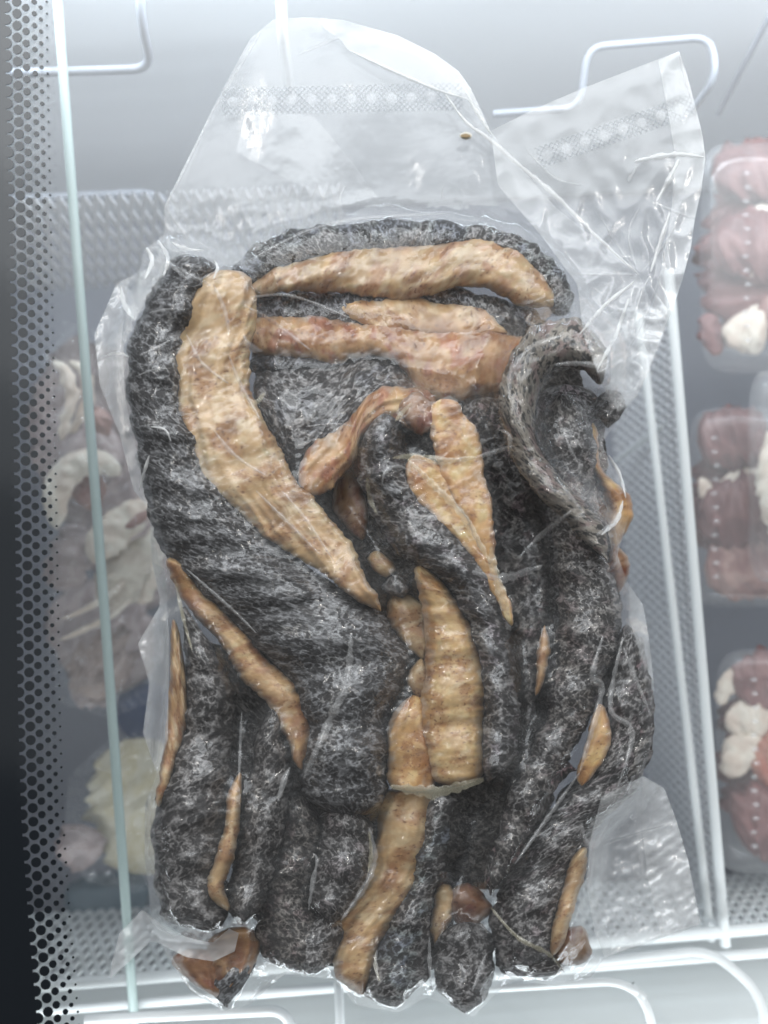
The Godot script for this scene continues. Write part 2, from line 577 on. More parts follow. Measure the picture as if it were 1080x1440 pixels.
func meat_in_freezer() -> void:
	var pale := meat_material(Color(0.72, 0.60, 0.50), Color(0.84, 0.79, 0.68), 41)
	var pink := meat_material(Color(0.26, 0.12, 0.11), Color(0.46, 0.30, 0.26), 42)
	var dim := meat_material(Color(0.26, 0.21, 0.21), Color(0.46, 0.38, 0.37), 43)
	var red := meat_material(Color(0.13, 0.040, 0.042), Color(0.25, 0.115, 0.11), 44)
	var yellow := meat_material(Color(0.52, 0.46, 0.31), Color(0.58, 0.55, 0.44), 45)
	var g := "cuts of pale meat lying in the freezer left of the bag"
	var t := thing("meat_cut", "pale ring-shaped cut with a reddish hollow, behind the upright white wire", "meat", g)
	part(lump([80, 744, 80, 694, 102, 658, 140, 650, 170, 668], [12, 19, 21, 20, 13], 120, 0.9, 51), "fat_rim", pale, t)
	part(lump([112, 710, 130, 690, 150, 684], [18, 22, 14], 128, 0.6, 52), "red_centre", pink, t)
	t = thing("meat_cut", "broad pale drumstick-like cut below the ring-shaped cut", "meat", g)
	part(lump([130, 792, 150, 756, 190, 724, 216, 708], [16, 26, 24, 12], 125, 0.8, 53), "upper_lobe", pale, t)
	part(lump([150, 860, 168, 820, 196, 778, 212, 752], [20, 34, 26, 10], 132, 0.8, 54), "lower_lobe", meat_material(Color(0.56, 0.48, 0.40), Color(0.70, 0.65, 0.55), 46), t)
	part(lump([176, 742, 196, 730, 212, 718], [4, 8, 4], 108, 0.6, 55), "pink_stripe", pink, t)
	single(lump([196, 850, 208, 800, 218, 740], [16, 20, 12], 140, 0.8, 56), "meat_cut", pale, "slim pale cut half hidden under the left edge of the bag", "meat", g)
	single(lump([86, 620, 100, 560, 92, 524, 74, 508], [7, 9, 11, 6], 122, 0.8, 57, 0.3), "meat_bone", pale, "curved pale bone end at top of the meat heap", "bone", g)
	single(lump([100, 610, 124, 560, 118, 524, 96, 508], [7, 8, 9, 6], 130, 0.8, 58, 0.3), "meat_bone", pale, "bent pale bone beside the upright wire, above the ring cut", "bone", g)
	single(lump([128, 600, 140, 590, 152, 580], [16, 20, 14], 136, 0.8, 59, 0.3), "meat_cut", pink, "small pinkish cut right of the wire above the ring cut", "meat", g)
	single(lump([80, 830, 100, 780, 118, 740], [22, 32, 22], 158, 0.6, 60, 0.3), "meat_cut", dim, "dull grey-pink cut under the dotted edge, beside the drumstick", "meat", g)
	single(lump([92, 620, 120, 640, 170, 620], [34, 44, 30], 175, 0.5, 61, 0.3), "meat_cut", dim, "dark grey cut lying lowest under the ring cut", "meat", g)
	single(lump([96, 700, 92, 580, 110, 470], [36, 50, 20], 200, 0.5, 62, 0.3), "meat_cut", dim, "long dull cut deep below the bones", "meat", g)
	single(lump([110, 905, 140, 930, 176, 960], [30, 50, 32], 150, 0.6, 63, 0.35), "meat_cut", meat_material(Color(0.26, 0.20, 0.19), Color(0.46, 0.36, 0.32), 49), "loose pinkish cut below the drumstick, beside the wire", "meat", g)
	single(lump([100, 980, 130, 970, 160, 985], [18, 24, 16], 160, 0.6, 64, 0.35), "meat_cut", dim, "small dull cut at the bottom of the meat heap", "meat", g)
	single(lump([86, 870, 110, 862, 150, 840, 176, 818], [3, 4, 4, 3], 116, 0.8, 65, 0.2), "meat_sinew", pale, "thin pale sinew strand crossing under the wire", "sinew")
	single(lump([84, 900, 118, 886, 158, 866, 186, 842], [3, 4, 4, 2], 118, 0.8, 66, 0.2), "meat_sinew", pale, "second pale sinew strand, below the first one", "sinew")
	t = thing("frozen_parcel", "yellowish frozen parcel in clear film, low left of the bag", "parcel")
	part(lump([176, 1040, 200, 1120, 220, 1230], [46, 80, 50], 150, 0.35, 67, 0.2), "frozen_fat", yellow, t)
	part(lump([118, 1160, 114, 1190, 132, 1214], [26, 36, 24], 138, 0.4, 68, 0.2), "grey_side", dim, t)
	single(lump([90, 1270, 150, 1262, 210, 1250], [30, 34, 30], 215, 0.4, 70, 0.1), "dark_parcel", plain(Color(0.10, 0.14, 0.17), 0.5), "dark blue-grey parcel lying behind the basket's near wall", "parcel")
	single(lump([186, 1040, 200, 1010, 216, 960], [26, 40, 30], 230, 0.4, 71, 0.1), "dark_parcel", plain(Color(0.03, 0.06, 0.15), 0.5), "deep blue parcel above the yellowish parcel", "parcel")

	single(lump([120, 480, 150, 600, 190, 720, 200, 860], [50, 84, 90, 60], 235, 0.35, 72, 0.15), "meat_cut", dim, "large grey-brown cut lowest in the heap, left of the bag", "meat", g)
	single(lump([110, 820, 150, 900, 180, 970], [60, 70, 50], 225, 0.35, 73, 0.2), "meat_cut", dim, "wide grey-brown cut under the loose pinkish cut", "meat", g)

	for c in [[[70, 560, 62, 500, 90, 450, 150, 470, 214, 520, 232, 640, 240, 800, 236, 900, 210, 990, 150, 1010, 84, 990, 66, 900, 74, 800, 62, 700], "crinkled clear bag covering the heap of pale meat", 104.0], [[96, 1090, 150, 1044, 216, 1020, 250, 1060, 250, 1240, 190, 1256, 120, 1240, 90, 1190], "clear bag round the yellowish frozen parcel", 100.0]]:
		var depth: float = c[2]
		var m := sheet(shape_of(c[0]), 5.0, func(x: float, y: float) -> float: return -depth + 9.0 * absf(crinkle_a.get_noise_2d(x * 1.6, y * 1.6)) + 5.0 * absf(crinkle_b.get_noise_2d(x, y)))
		single(m, "meat_bag", mats.bag_over, c[1], "plastic bag")

	var tg := "clear trays of red meat right of the divider"
	meat_tray(Rect2(984, 200, 230, 326), 112, 1050, "tallest clear tray of meat, uppermost right of the divider", tg, [
		[[1090, 250, 1096, 350, 1090, 480], [96, 112, 90], "r"], [[1000, 246, 1060, 240, 1150, 244], [34, 46, 40], "r"], [[1000, 340, 1070, 344, 1150, 336], [40, 54, 44], "r"], [[1052, 300, 1090, 292, 1150, 286], [8, 14, 14], "p"],
		[[1046, 386, 1090, 374, 1150, 366], [12, 18, 18], "p"], [[1030, 446, 1044, 460, 1080, 466], [30, 34, 30], "p"], [[1066, 430, 1100, 440, 1150, 440], [24, 40, 34], "k"], [[994, 440, 1000, 470, 1010, 500], [12, 18, 10], "r"]], red, pale, pink)
	meat_tray(Rect2(968, 572, 200, 282), 118, 1006, "middle clear tray of marbled meat beside the divider", tg, [
		[[1076, 620, 1080, 710, 1076, 806], [96, 110, 90], "r"], [[980, 622, 1030, 616, 1080, 622], [34, 46, 36], "r"], [[984, 706, 1040, 722, 1100, 706], [40, 58, 50], "r"], [[1008, 706, 1026, 676, 1070, 664], [7, 11, 8], "p"], [[984, 672, 996, 694, 1008, 712], [6, 12, 6], "p"],
		[[990, 800, 1030, 798, 1090, 786], [30, 46, 44], "k"]], red, pale, pink)
	meat_tray(Rect2(1006, 912, 220, 316), 110, 1062, "lowest clear tray with stacked red cuts edged in fat", tg, [
		[[1116, 960, 1120, 1070, 1110, 1180], [96, 108, 90], "r"], [[1030, 970, 1070, 958, 1130, 960], [34, 42, 36], "r"], [[1012, 992, 1022, 964, 1056, 938], [9, 15, 9], "p"], [[1020, 1022, 1050, 1012, 1084, 1022], [16, 26, 22], "p"], [[1026, 1094, 1038, 1062, 1070, 1034], [16, 24, 18], "p"],
		[[1056, 1080, 1090, 1070, 1130, 1070], [32, 44, 40], "o"], [[1032, 1166, 1064, 1156, 1110, 1160], [40, 54, 46], "r"]], red, pale, meat_material(Color(0.40, 0.12, 0.08), Color(0.52, 0.24, 0.17), 48))
	meat_tray(Rect2(1052, 520, 160, 300), 90, 1120, "pale clear tray at the very edge, overlapping the middle tray", tg, [
		[[1090, 600, 1100, 680, 1110, 780], [20, 36, 22], "p"]], red, pale, pink)


func meat_tray(box: Rect2, depth: float, beads_x: float, label: String, group: String, cuts: Array, red: Material, pale: Material, other: Material) -> void:
	var t := thing("meat_tray", label, "tray", group)
	# shell: a clear rounded lid over a shallow clear base
	for level in [[0.0, 16.0, "clear_lid"], [18.0, 40.0, "clear_base"]]:
		var v := PackedVector3Array()
		var idx := PackedInt32Array()
		var rings := 7
		var n := 44
		for i in rings:
			var f := float(i) / (rings - 1)
			var a := f * PI / 2
			var grow := sin(a) if level[2] == "clear_lid" else 1.0 - 0.16 * f
			var inset := 26.0 * (1.0 - grow)
			var down: float = level[0] + (level[1] - level[0]) * ((1.0 - cos(a)) if level[2] == "clear_lid" else f)
			for k in n:
				var ang := TAU * k / n
				var q := Vector2(signf(cos(ang)) * pow(absf(cos(ang)), 0.28), signf(sin(ang)) * pow(absf(sin(ang)), 0.28))
				var c := box.get_center() + q * (box.size / 2.0 - Vector2(inset, inset))
				v.append(P(c.x, c.y, -depth - down))
		for i in rings - 1:
			for k in n:
				var a := i * n + k
				var b := i * n + (k + 1) % n
				idx.append_array([a, b, a + n, b, b + n, a + n])
		var end := 0 if level[2] == "clear_lid" else (rings - 1) * n
		v.append(P(box.get_center().x, box.get_center().y, -depth - (level[0] if end == 0 else level[1])))
		for k in n:
			idx.append_array([v.size() - 1, end + (k + 1) % n, end + k])
		part(outward(smooth_mesh(v, idx), v, idx), level[2], mats.tray, t)
	var ball := SphereMesh.new()
	ball.radius = 0.0016
	ball.height = 0.0032
	ball.radial_segments = 12
	ball.rings = 6
	var y := box.position.y + 44.0
	while y < box.end.y - 30.0:
		var o := part(ball, "lid_bead", mats.bead, t)
		o.position = P(beads_x + sin(y * 1.7) * 2.0, y, -depth + 1.0)
		o.scale = Vector3(1.3, 0.7, 0.8)
		y += 19.5
	var kinds := {"r": [red, "red cut of meat"], "p": [pale, "white fat piece"], "k": [other, "pinkish cut of meat"], "o": [other, "orange-red cut of meat"]}
	var order := ["first", "second", "third", "fourth", "fifth", "sixth", "seventh", "eighth"]
	for k in cuts.size():
		var c: Array = cuts[k]
		single(lump(c[0], c[1], depth + (34.0 if c[1][0] > 90 else 20.0 - (2.0 if c[2] == "p" else 0.0)), 0.35 if c[1][0] > 90 else 0.7, 80 + k, 0.18), "tray_meat", kinds[c[2]][0], "%s in the %s, %s from its top" % [kinds[c[2]][1], label.get_slice(",", 0).get_slice(" beside", 0).get_slice(" with", 0).get_slice(" at the", 0), order[k]], "meat", "meat cuts in the clear trays")


# ------------------------------------------------------------------ glass lid with its dotted print
func dot_x(column: int, y: float) -> float:
	var ys := [0.0, 100.0, 400.0, 700.0, 1000.0, 1150.0, 1290.0, 1440.0]
	var xs := [23.5, 25.0, 31.0, 37.0, 42.0, 46.5, 56.0, 69.0]
	var x := 0.0
	for k in 7:
		if y <= ys[k + 1] or k == 6:
			x = lerpf(xs[k], xs[k + 1], (y - ys[k]) / (ys[k + 1] - ys[k]))
			break
	return x + [-15.0, 0.0, 12.5, 24.5, 33.5, 42.0][column]


func glass_lid() -> void:
	var t := thing("glass_lid", "clear glass freezer lid with a black dotted printed edge at left", "glass lid")
	var pane := BoxMesh.new()
	pane.size = Vector3(1.0, 0.004, 1.0)
	part(pane, "glass_pane", mats.glass, t).position = Vector3(0.3, -0.002, 0)
	# solid printed band on the glass
	var v := PackedVector3Array()
	var idx := PackedInt32Array()
	for i in 41:
		var y := -60.0 + 1560.0 * i / 40.0
		for q in [[-600.0, 0.35], [dot_x(0, clampf(y, 0, 1440)) - 1.5, 0.35], [dot_x(0, clampf(y, 0, 1440)) - 1.5, 0.05], [-600.0, 0.05]]:
			v.append(P(q[0], y, q[1]))
	for i in 40:
		for k in 4:
			var a := i * 4 + k
			var b := i * 4 + (k + 1) % 4
			idx.append_array([a, a + 4, b, b, a + 4, b + 4])
	part(outward(smooth_mesh(v, idx), v, idx), "printed_band", mats.print, t)
	var disc := CylinderMesh.new()
	disc.top_radius = 1.0
	disc.bottom_radius = 1.0
	disc.height = 0.0004
	disc.radial_segments = 20
	disc.rings = 0
	var radius := [7.3, 6.7, 5.1, 3.75, 2.9, 1.5]
	var small := SurfaceTool.new()
	small.begin(Mesh.PRIMITIVE_TRIANGLES)
	for column in 6:
		var y := -6.0 + (8.5 if column % 2 == 1 else 0.0)
		while y < 1452.0:
			var r: float = radius[column] / UNITS * (1.0 + 0.06 * y / 1440.0)
			var at := P(dot_x(column, clampf(y, 0, 1440)), y, 0.22)
			if column < 3:
				var o := part(disc, "printed_dot", mats.print, t)
				o.position = at
				o.scale = Vector3(r, 1, r)
			else:
				small.append_from(disc, 0, Transform3D(Basis.from_scale(Vector3(r, 1, r)), at))
			y += 16.7 + 2.4 * clampf(y / 1000.0, 0, 1)
	var s := part(small.commit(), "small_printed_dots", mats.print, t)
	s.set_meta("kind", "stuff")


# ------------------------------------------------------------------ tripe strips
# L, R: the two edges in photo units; low: height of the underside, thick: how far it domes, both in mm
func strip_part(parent: Node3D, called: String, L: Array, R: Array, low: float, thick: float, o := {}) -> void:
	var flesh: bool = called.begins_with("tan")
	var length := 0.0
	for k in range(2, L.size(), 2):
		length += Vector2(L[k] - L[k - 2], L[k + 1] - L[k - 1]).length()
	var length2 := 0.0
	for k in range(2, R.size(), 2):
		length2 += Vector2(R[k] - R[k - 2], R[k + 1] - R[k - 1]).length()
	length = (length + length2) / 2.0
	var n := int(clampf(length / 2.6, 12, 400))
	var a := curve_points(L, n)
	var b := curve_points(R, n)
	var widest := 0.0
	for i in n + 1:
		widest = maxf(widest, a[i].distance_to(b[i]))
	var m := int(clampf(widest / 2.4, 10, 80))
	var cap0: float = o.get("cap0", 44.0 if flesh else 30.0) / length
	var cap1: float = o.get("cap1", 44.0 if flesh else 30.0) / length
	cap0 = minf(cap0, 0.5)
	cap1 = minf(cap1, 0.5)
	var sharp := 0.6 if flesh else 0.5
	low *= 1.4
	thick *= 1.4
	var tilt: float = o.get("tilt", 0.0)
	var rise: float = o.get("rise", 0.0)
	var square: float = o.get("square", 3.2 if flesh else 2.3)
	if flesh:
		low += o.get("lift", 0.0) - 0.4
		square *= 0.8
		thick *= 0.78
	if not flesh:
		square *= 0.76
		thick *= 1.25
	var tint: Color = o.get("tint", Color.WHITE)
	var own := float(hash(parent.name + called + "shade") % 1000) / 1000.0
	tint = tint * (0.82 + 0.36 * float(hash(called + parent.name) % 100) / 100.0) if not flesh else tint
	tint = Color(tint.r * (1.0 + 0.12 * (own - 0.5)), tint.g, tint.b * (1.0 - 0.14 * (own - 0.5)))
	var red: float = o.get("red", 0.0)
	var frost_shade: float = o.get("frost_shade", 1.0)  # frost amount; in the deep layer it puts gap shade into the colour
	var stretch: float = o.get("stretch", 1.0)
	var rough: float = o.get("rough", 1.0)
	var ribs: float = o.get("ribs", 0.15)
	var pleats: float = o.get("pleats", 0.9)
	var seed_ := float(hash(parent.name + called) % 997)
	var span := (180.0 if not flesh else 210.0) * (0.78 + 0.5 * fposmod(seed_ * 0.37, 1.0))
	var im := flesh_height if flesh else rind_height
	var size := im.get_width()
	var ring := m + 1 + 3
	var v := PackedVector3Array()
	var uv := PackedVector2Array()
	var col := PackedColorArray()
	v.resize((n + 1) * ring)
	uv.resize((n + 1) * ring)
	col.resize((n + 1) * ring)
	for i in n + 1:
		var f := float(i) / n
		var k := 1.0
		if f < cap0:
			k = pow(maxf(1.0 - pow(1.0 - f / cap0, 2.0), 0.0), sharp)
		elif f > 1.0 - cap1:
			k = pow(maxf(1.0 - pow(1.0 - (1.0 - f) / cap1, 2.0), 0.0), sharp)
		var c := (a[i] + b[i]) / 2.0
		var half := (b[i] - a[i]) / 2.0
		var hl := half.length()
		var s := f * length / 3.0
		# ragged edges
		var er := (1.14 if flesh else 1.22 if called.begins_with("grey") else 1.0) + 4.0 / maxf(hl, 12.0) * lump_noise.get_noise_2d(s * (0.4 if flesh else 0.9) + seed_, 3.0)
		if flesh:
			er += 3.2 / maxf(hl, 12.0) * lump_noise.get_noise_2d(s * 2.2 + seed_, 33.0)
		half *= maxf(k, 0.03) * er
		c += (b[i] - a[i]).normalized() * 6.0 * (lump_noise.get_noise_2d(s * (0.3 if flesh else 0.6) + seed_ * 2.0, 40.0) + (0.05 if flesh else 0.3) * lump_noise.get_noise_2d(s * 3.0, seed_))
		var h := thick * (0.25 + 0.75 * k) * (1.0 + 0.22 * fold_noise.get_noise_2d(s * 0.5 + seed_, 7.0))
		for j in ring:
			var at := i * ring + j
			if j > m:
				var x: float = [0.7, 0.0, -0.7][j - m - 1]
				v[at] = P(c.x + half.x * x, c.y + half.y * x, maxf(low + tilt * x + rise * f - 0.8, 0.9))
				uv[at] = Vector2(s / span, 0)
				col[at] = Color(0.5, 0.5, 0.5)
				continue
			var x := -cos(PI * j / m)
			var prof := pow(maxf(1.0 - pow(absf(x), square), 0.0), 1.0 / square)
			var bb := x * hl / 3.0
			var u := s / span / stretch + seed_ * 0.137
			var w := bb / span * (1.0 if not flesh else 0.9) + seed_ * 0.071
			var hv := im.get_pixel(posmod(int(u * size), size), posmod(int(w * size), size)).r
			var d := 0.0
			if flesh:
				d = 2.0 * (0.3 - absf(fold_noise.get_noise_2d(s * 0.16 + seed_ * 3.0, bb * 0.7 + s * 0.1))) * rough + 0.15 * (hv - 0.4) + 0.12 * lump_noise.get_noise_2d(s * 1.2, bb * 1.2 + seed_) + 1.2 * fold_noise.get_noise_2d(s * 0.28 + 70.0, bb * 0.35 + seed_)
				d += ribs * (0.35 - absf(fold_noise.get_noise_2d(s * 1.7 + 30.0, bb * 0.3 + seed_)))
				d += pleats * (0.30 - absf(fold_noise.get_noise_2d(s * 0.14 + 60.0, bb * 1.5 + s * 0.25 + seed_)))
			else:
				d = 1.5 * (hv - 0.3) * rough + 1.7 * lump_noise.get_noise_2d(s * 0.8 + seed_, bb * 0.7) + 1.9 * (0.3 - absf(fold_noise.get_noise_2d(s * 0.9 + seed_, bb * 0.4)))
			if called.begins_with("grey"):
				d *= 0.3
			var q := c + half * (x + 0.35 * d / maxf(hl / 3.0, 3.0) * x)
			v[at] = P(q.x, q.y, maxf(low + tilt * x + rise * f + h * prof + d * minf(prof * 1.6, 1.0), 0.9))
			uv[at] = Vector2(u, w)
			var tn := tint_noise.get_noise_2d(s + seed_ * 5.0, bb + seed_)
			var cc := tint * (1.0 + (0.4 if flesh else 0.5) * tn)
			if red > 0.0:
				var rr := smoothstep(0.08, 0.35, tint_noise.get_noise_2d(s * 1.7 + 90.0, bb * 1.7 + seed_ * 2.0)) * red
				cc = cc.lerp(Color(cc.r * 0.80, cc.g * 0.58, cc.b * 0.66), rr)
			if flesh:
				var brown := smoothstep(0.05, 0.4, tint_noise.get_noise_2d(s * 0.45 + 400.0, bb * 0.9 + seed_)) * 0.85
				cc = cc.lerp(Color(cc.r * 0.66, cc.g * 0.55, cc.b * 0.46), brown)
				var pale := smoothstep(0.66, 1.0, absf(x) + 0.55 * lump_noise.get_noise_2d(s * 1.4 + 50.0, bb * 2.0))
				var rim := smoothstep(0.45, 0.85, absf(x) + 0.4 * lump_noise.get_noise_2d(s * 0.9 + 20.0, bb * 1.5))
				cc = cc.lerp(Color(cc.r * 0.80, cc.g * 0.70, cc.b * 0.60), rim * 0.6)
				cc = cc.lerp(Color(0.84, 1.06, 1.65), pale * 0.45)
			if not flesh and frost_shade != 1.0:
				cc *= frost_shade
			col[at] = Color(cc.r, cc.g, cc.b)
			mark(q, low + tilt * x + rise * f + h * prof + d * minf(prof * 1.6, 1.0))
	var idx := PackedInt32Array()
	for i in n:
		for j in ring:
			var p := i * ring + j
			var q := i * ring + (j + 1) % ring
			idx.append_array([p, q, p + ring, q, q + ring, p + ring])
	for e in [0, n]:
		for j in range(1, ring - 1):
			idx.append_array([e * ring, e * ring + j, e * ring + j + 1] if e == 0 else [e * ring, e * ring + j + 1, e * ring + j])
	# which way round: the top must look up
	var mid: int = (n / 2) * ring + m / 2
	var up := (v[mid + ring] - v[mid]).cross(v[mid + 1] - v[mid])
	if up.y < 0:
		for k in range(0, idx.size(), 3):
			var z := idx[k + 1]
			idx[k + 1] = idx[k + 2]
			idx[k + 2] = z
	var mesh := smooth_mesh(v, idx, uv, col)
	part(mesh, called, mats.flesh if flesh else mats.pale_rind if called.begins_with("grey") else mats.rind, parent)


func mark(q: Vector2, h: float) -> void:
	var gx := (q.x - GX0) / CELL
	var gy := (q.y - GY0) / CELL
	for dx in [-0.35, 0.35]:
		for dy in [-0.35, 0.35]:
			var x := int(gx + dx + 0.5)
			var y := int(gy + dy + 0.5)
			if x >= 0 and y >= 0 and x < GW and y < GH:
				var k := y * GW + x
				if content[k] < h:
					content[k] = h


func strip(label: String) -> Node3D:
	return thing("tripe_strip", label, "tripe strip", "strips of frozen tripe sealed in the bag")


func tripe() -> void:
	var blue := Color(0.92, 1.0, 1.14)
	# deep layer, glimpsed in the gaps; most strips darkened to paint in gap shade
	var t := strip("deepest strip under the middle of the bag, darkened to paint shade in gaps")
	strip_part(t, "dark_rind", [340, 400, 380, 620, 460, 790, 530, 960, 560, 1200], [800, 440, 830, 640, 820, 800, 780, 980, 700, 1230], 1.5, 6, {"frost_shade": 0.35})
	t = strip("strip with painted-on shade lying deepest under the lower left of the bag")
	strip_part(t, "dark_rind", [270, 880, 300, 1000, 330, 1120, 340, 1300], [520, 1000, 530, 1100, 520, 1220, 500, 1340], 1.5, 6, {"frost_shade": 0.35})
	t = strip("added strip blackened as painted gap shade at lower centre, between tan tongue and long right strip")
	strip_part(t, "dark_rind", [600, 1080, 625, 1160, 620, 1240], [790, 1060, 770, 1150, 720, 1260], 1.5, 7, {"frost_shade": 0.3})

	t = strip("strip darkened with painted shade, lying deepest between the tan tongue and the lower left strips")
	strip_part(t, "dark_rind", [420, 1120, 430, 1200, 400, 1290, 380, 1350], [640, 1120, 640, 1200, 640, 1290, 620, 1380], 1.5, 6, {"frost_shade": 0.35})
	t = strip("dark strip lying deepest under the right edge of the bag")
	strip_part(t, "dark_rind", [740, 540, 760, 700, 770, 860, 760, 1000], [846, 540, 858, 700, 872, 860, 880, 1000], 1.5, 8, {"frost_shade": 0.7, "red": 0.5})

	# upper right arc
	t = strip("arched strip along the top of the bag, dark outside and broad tan inside")
	strip_part(t, "dark_rind", [312, 392, 356, 346, 430, 321, 520, 311, 620, 313, 705, 324, 757, 348, 795, 390, 812, 440], [352, 410, 400, 376, 480, 362, 560, 356, 640, 352, 690, 356, 735, 378, 765, 408, 772, 450], 5, 6.5, {"tint": blue, "stretch": 0.8, "frost_shade": 0.95})
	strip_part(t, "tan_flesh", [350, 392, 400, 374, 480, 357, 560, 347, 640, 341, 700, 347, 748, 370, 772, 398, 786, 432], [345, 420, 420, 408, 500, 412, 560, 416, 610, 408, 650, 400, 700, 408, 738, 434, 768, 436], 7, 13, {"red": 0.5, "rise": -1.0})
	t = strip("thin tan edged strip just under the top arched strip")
	strip_part(t, "dark_rind", [345, 414, 420, 410, 520, 408, 620, 402, 700, 420, 760, 432], [350, 462, 420, 462, 520, 446, 620, 436, 690, 452, 760, 468], 3, 5, {"tint": blue, "frost_shade": 0.8})
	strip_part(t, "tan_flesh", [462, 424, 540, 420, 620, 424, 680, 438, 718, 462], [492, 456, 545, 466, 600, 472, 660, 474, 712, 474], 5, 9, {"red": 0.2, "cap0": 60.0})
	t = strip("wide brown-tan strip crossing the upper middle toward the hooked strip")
	strip_part(t, "dark_rind", [350, 492, 420, 500, 470, 506], [350, 530, 420, 522, 480, 520], 3, 8, {"tint": blue, "frost_shade": 0.8})
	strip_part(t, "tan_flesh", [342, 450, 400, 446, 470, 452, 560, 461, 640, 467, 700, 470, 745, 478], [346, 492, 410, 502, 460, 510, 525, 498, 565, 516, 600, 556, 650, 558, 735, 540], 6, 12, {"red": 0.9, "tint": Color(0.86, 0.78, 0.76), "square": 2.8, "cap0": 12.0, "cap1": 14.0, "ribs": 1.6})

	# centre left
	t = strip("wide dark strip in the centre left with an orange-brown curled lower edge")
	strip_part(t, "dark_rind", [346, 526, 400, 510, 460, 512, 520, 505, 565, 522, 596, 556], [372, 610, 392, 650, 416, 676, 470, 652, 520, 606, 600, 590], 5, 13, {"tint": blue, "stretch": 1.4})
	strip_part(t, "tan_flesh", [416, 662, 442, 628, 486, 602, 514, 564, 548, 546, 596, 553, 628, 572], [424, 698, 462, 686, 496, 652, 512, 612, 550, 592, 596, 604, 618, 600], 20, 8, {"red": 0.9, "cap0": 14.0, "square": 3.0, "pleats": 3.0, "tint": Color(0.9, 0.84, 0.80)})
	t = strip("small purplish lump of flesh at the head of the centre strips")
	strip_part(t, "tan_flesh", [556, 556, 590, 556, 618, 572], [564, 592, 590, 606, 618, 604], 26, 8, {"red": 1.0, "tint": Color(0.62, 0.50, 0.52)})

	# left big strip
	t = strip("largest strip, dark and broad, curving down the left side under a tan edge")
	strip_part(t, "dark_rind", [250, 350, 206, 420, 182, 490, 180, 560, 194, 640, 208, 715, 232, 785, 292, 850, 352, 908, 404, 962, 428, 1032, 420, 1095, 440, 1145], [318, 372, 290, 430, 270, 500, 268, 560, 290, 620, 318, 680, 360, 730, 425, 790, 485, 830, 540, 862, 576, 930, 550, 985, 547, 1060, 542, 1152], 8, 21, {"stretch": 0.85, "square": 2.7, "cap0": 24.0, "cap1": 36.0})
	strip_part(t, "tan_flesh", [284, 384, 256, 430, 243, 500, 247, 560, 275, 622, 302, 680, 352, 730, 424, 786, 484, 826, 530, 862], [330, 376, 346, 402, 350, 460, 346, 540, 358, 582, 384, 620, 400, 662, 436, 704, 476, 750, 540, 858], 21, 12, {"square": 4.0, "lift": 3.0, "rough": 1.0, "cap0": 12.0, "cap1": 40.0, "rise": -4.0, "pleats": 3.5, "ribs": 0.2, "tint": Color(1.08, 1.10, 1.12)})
	strip_part(t, "tan_rim", [228, 784, 246, 824, 300, 892, 346, 952, 380, 992, 408, 1042, 412, 1086], [248, 784, 296, 846, 352, 902, 388, 938, 424, 984, 436, 1026, 440, 1080], 14, 12, {"red": 0.5, "cap0": 10.0, "tint": Color(0.9, 0.86, 0.82)})
	part(lump([262, 548, 256, 556, 258, 566], [8, 10, 7], -37, 0.9, 91), "tan_nub", mats.flesh, t)

	# lower left
	t = strip("outer strip at lower left, dark with a slim tan outer edge")
	strip_part(t, "dark_rind", [250, 838, 258, 900, 256, 1000, 238, 1070, 219, 1130, 214, 1210, 228, 1285, 268, 1312], [274, 872, 310, 930, 332, 985, 326, 1050, 326, 1100, 318, 1180, 318, 1240, 324, 1306], 4, 19, {"square": 2.6})
	strip_part(t, "tan_flesh", [243, 850, 240, 940, 237, 1010, 229, 1075, 216, 1140], [262, 930, 262, 960, 262, 1010, 250, 1062, 232, 1130], 13, 10, {"red": 0.4})
	t = strip("second dark strip at lower left with a tan line down its left")
	strip_part(t, "dark_rind", [372, 1000, 356, 1060, 340, 1120, 330, 1200, 318, 1270, 330, 1305], [392, 985, 404, 1040, 412, 1110, 402, 1190, 384, 1250, 352, 1296], 4, 17, {"stretch": 1.2})
	strip_part(t, "tan_flesh", [330, 1086, 318, 1140, 300, 1210, 292, 1256, 304, 1280], [344, 1086, 334, 1150, 324, 1205, 318, 1245, 332, 1282], 17, 13, {})
	t = strip("tattered dark strip at lower centre left below the broadest strip")
	strip_part(t, "dark_rind", [404, 1110, 390, 1190, 366, 1266, 360, 1330, 396, 1366], [452, 1130, 450, 1200, 440, 1270, 470, 1330, 452, 1372], 4, 14, {"frost_shade": 0.8, "red": 0.5})
	strip_part(t, "dark_fold", [446, 1130, 446, 1190, 436, 1250, 446, 1290], [530, 1146, 528, 1204, 510, 1256, 478, 1304], 8, 15, {"red": 0.3})
	strip_part(t, "tan_flesh", [398, 1244, 396, 1266, 404, 1286], [418, 1240, 420, 1268, 414, 1290], 12, 7, {"tint": Color(0.8, 0.72, 0.6)})
	strip_part(t, "dark_tip", [404, 1296, 400, 1330, 420, 1368], [500, 1280, 482, 1330, 452, 1372], 5, 14, {"frost_shade": 1.1})
	t = strip("brown folded tip sticking out at the bottom left corner of the bag")
	strip_part(t, "tan_flesh", [236, 1338, 258, 1366, 292, 1398], [300, 1330, 312, 1362, 316, 1408], 3, 11, {"red": 0.8, "cap0": 20.0, "cap1": 16.0, "pleats": 4.0, "tint": Color(0.50, 0.38, 0.34)})
	strip_part(t, "tan_lobe", [298, 1312, 300, 1350, 306, 1400], [344, 1298, 358, 1340, 324, 1404], 4, 13, {"red": 0.5, "cap0": 14.0, "cap1": 20.0, "pleats": 4.0, "tint": Color(0.60, 0.48, 0.38)})
	strip_part(t, "dark_rind", [282, 1376, 300, 1400, 316, 1418], [366, 1320, 352, 1370, 324, 1416], 3, 9, {})

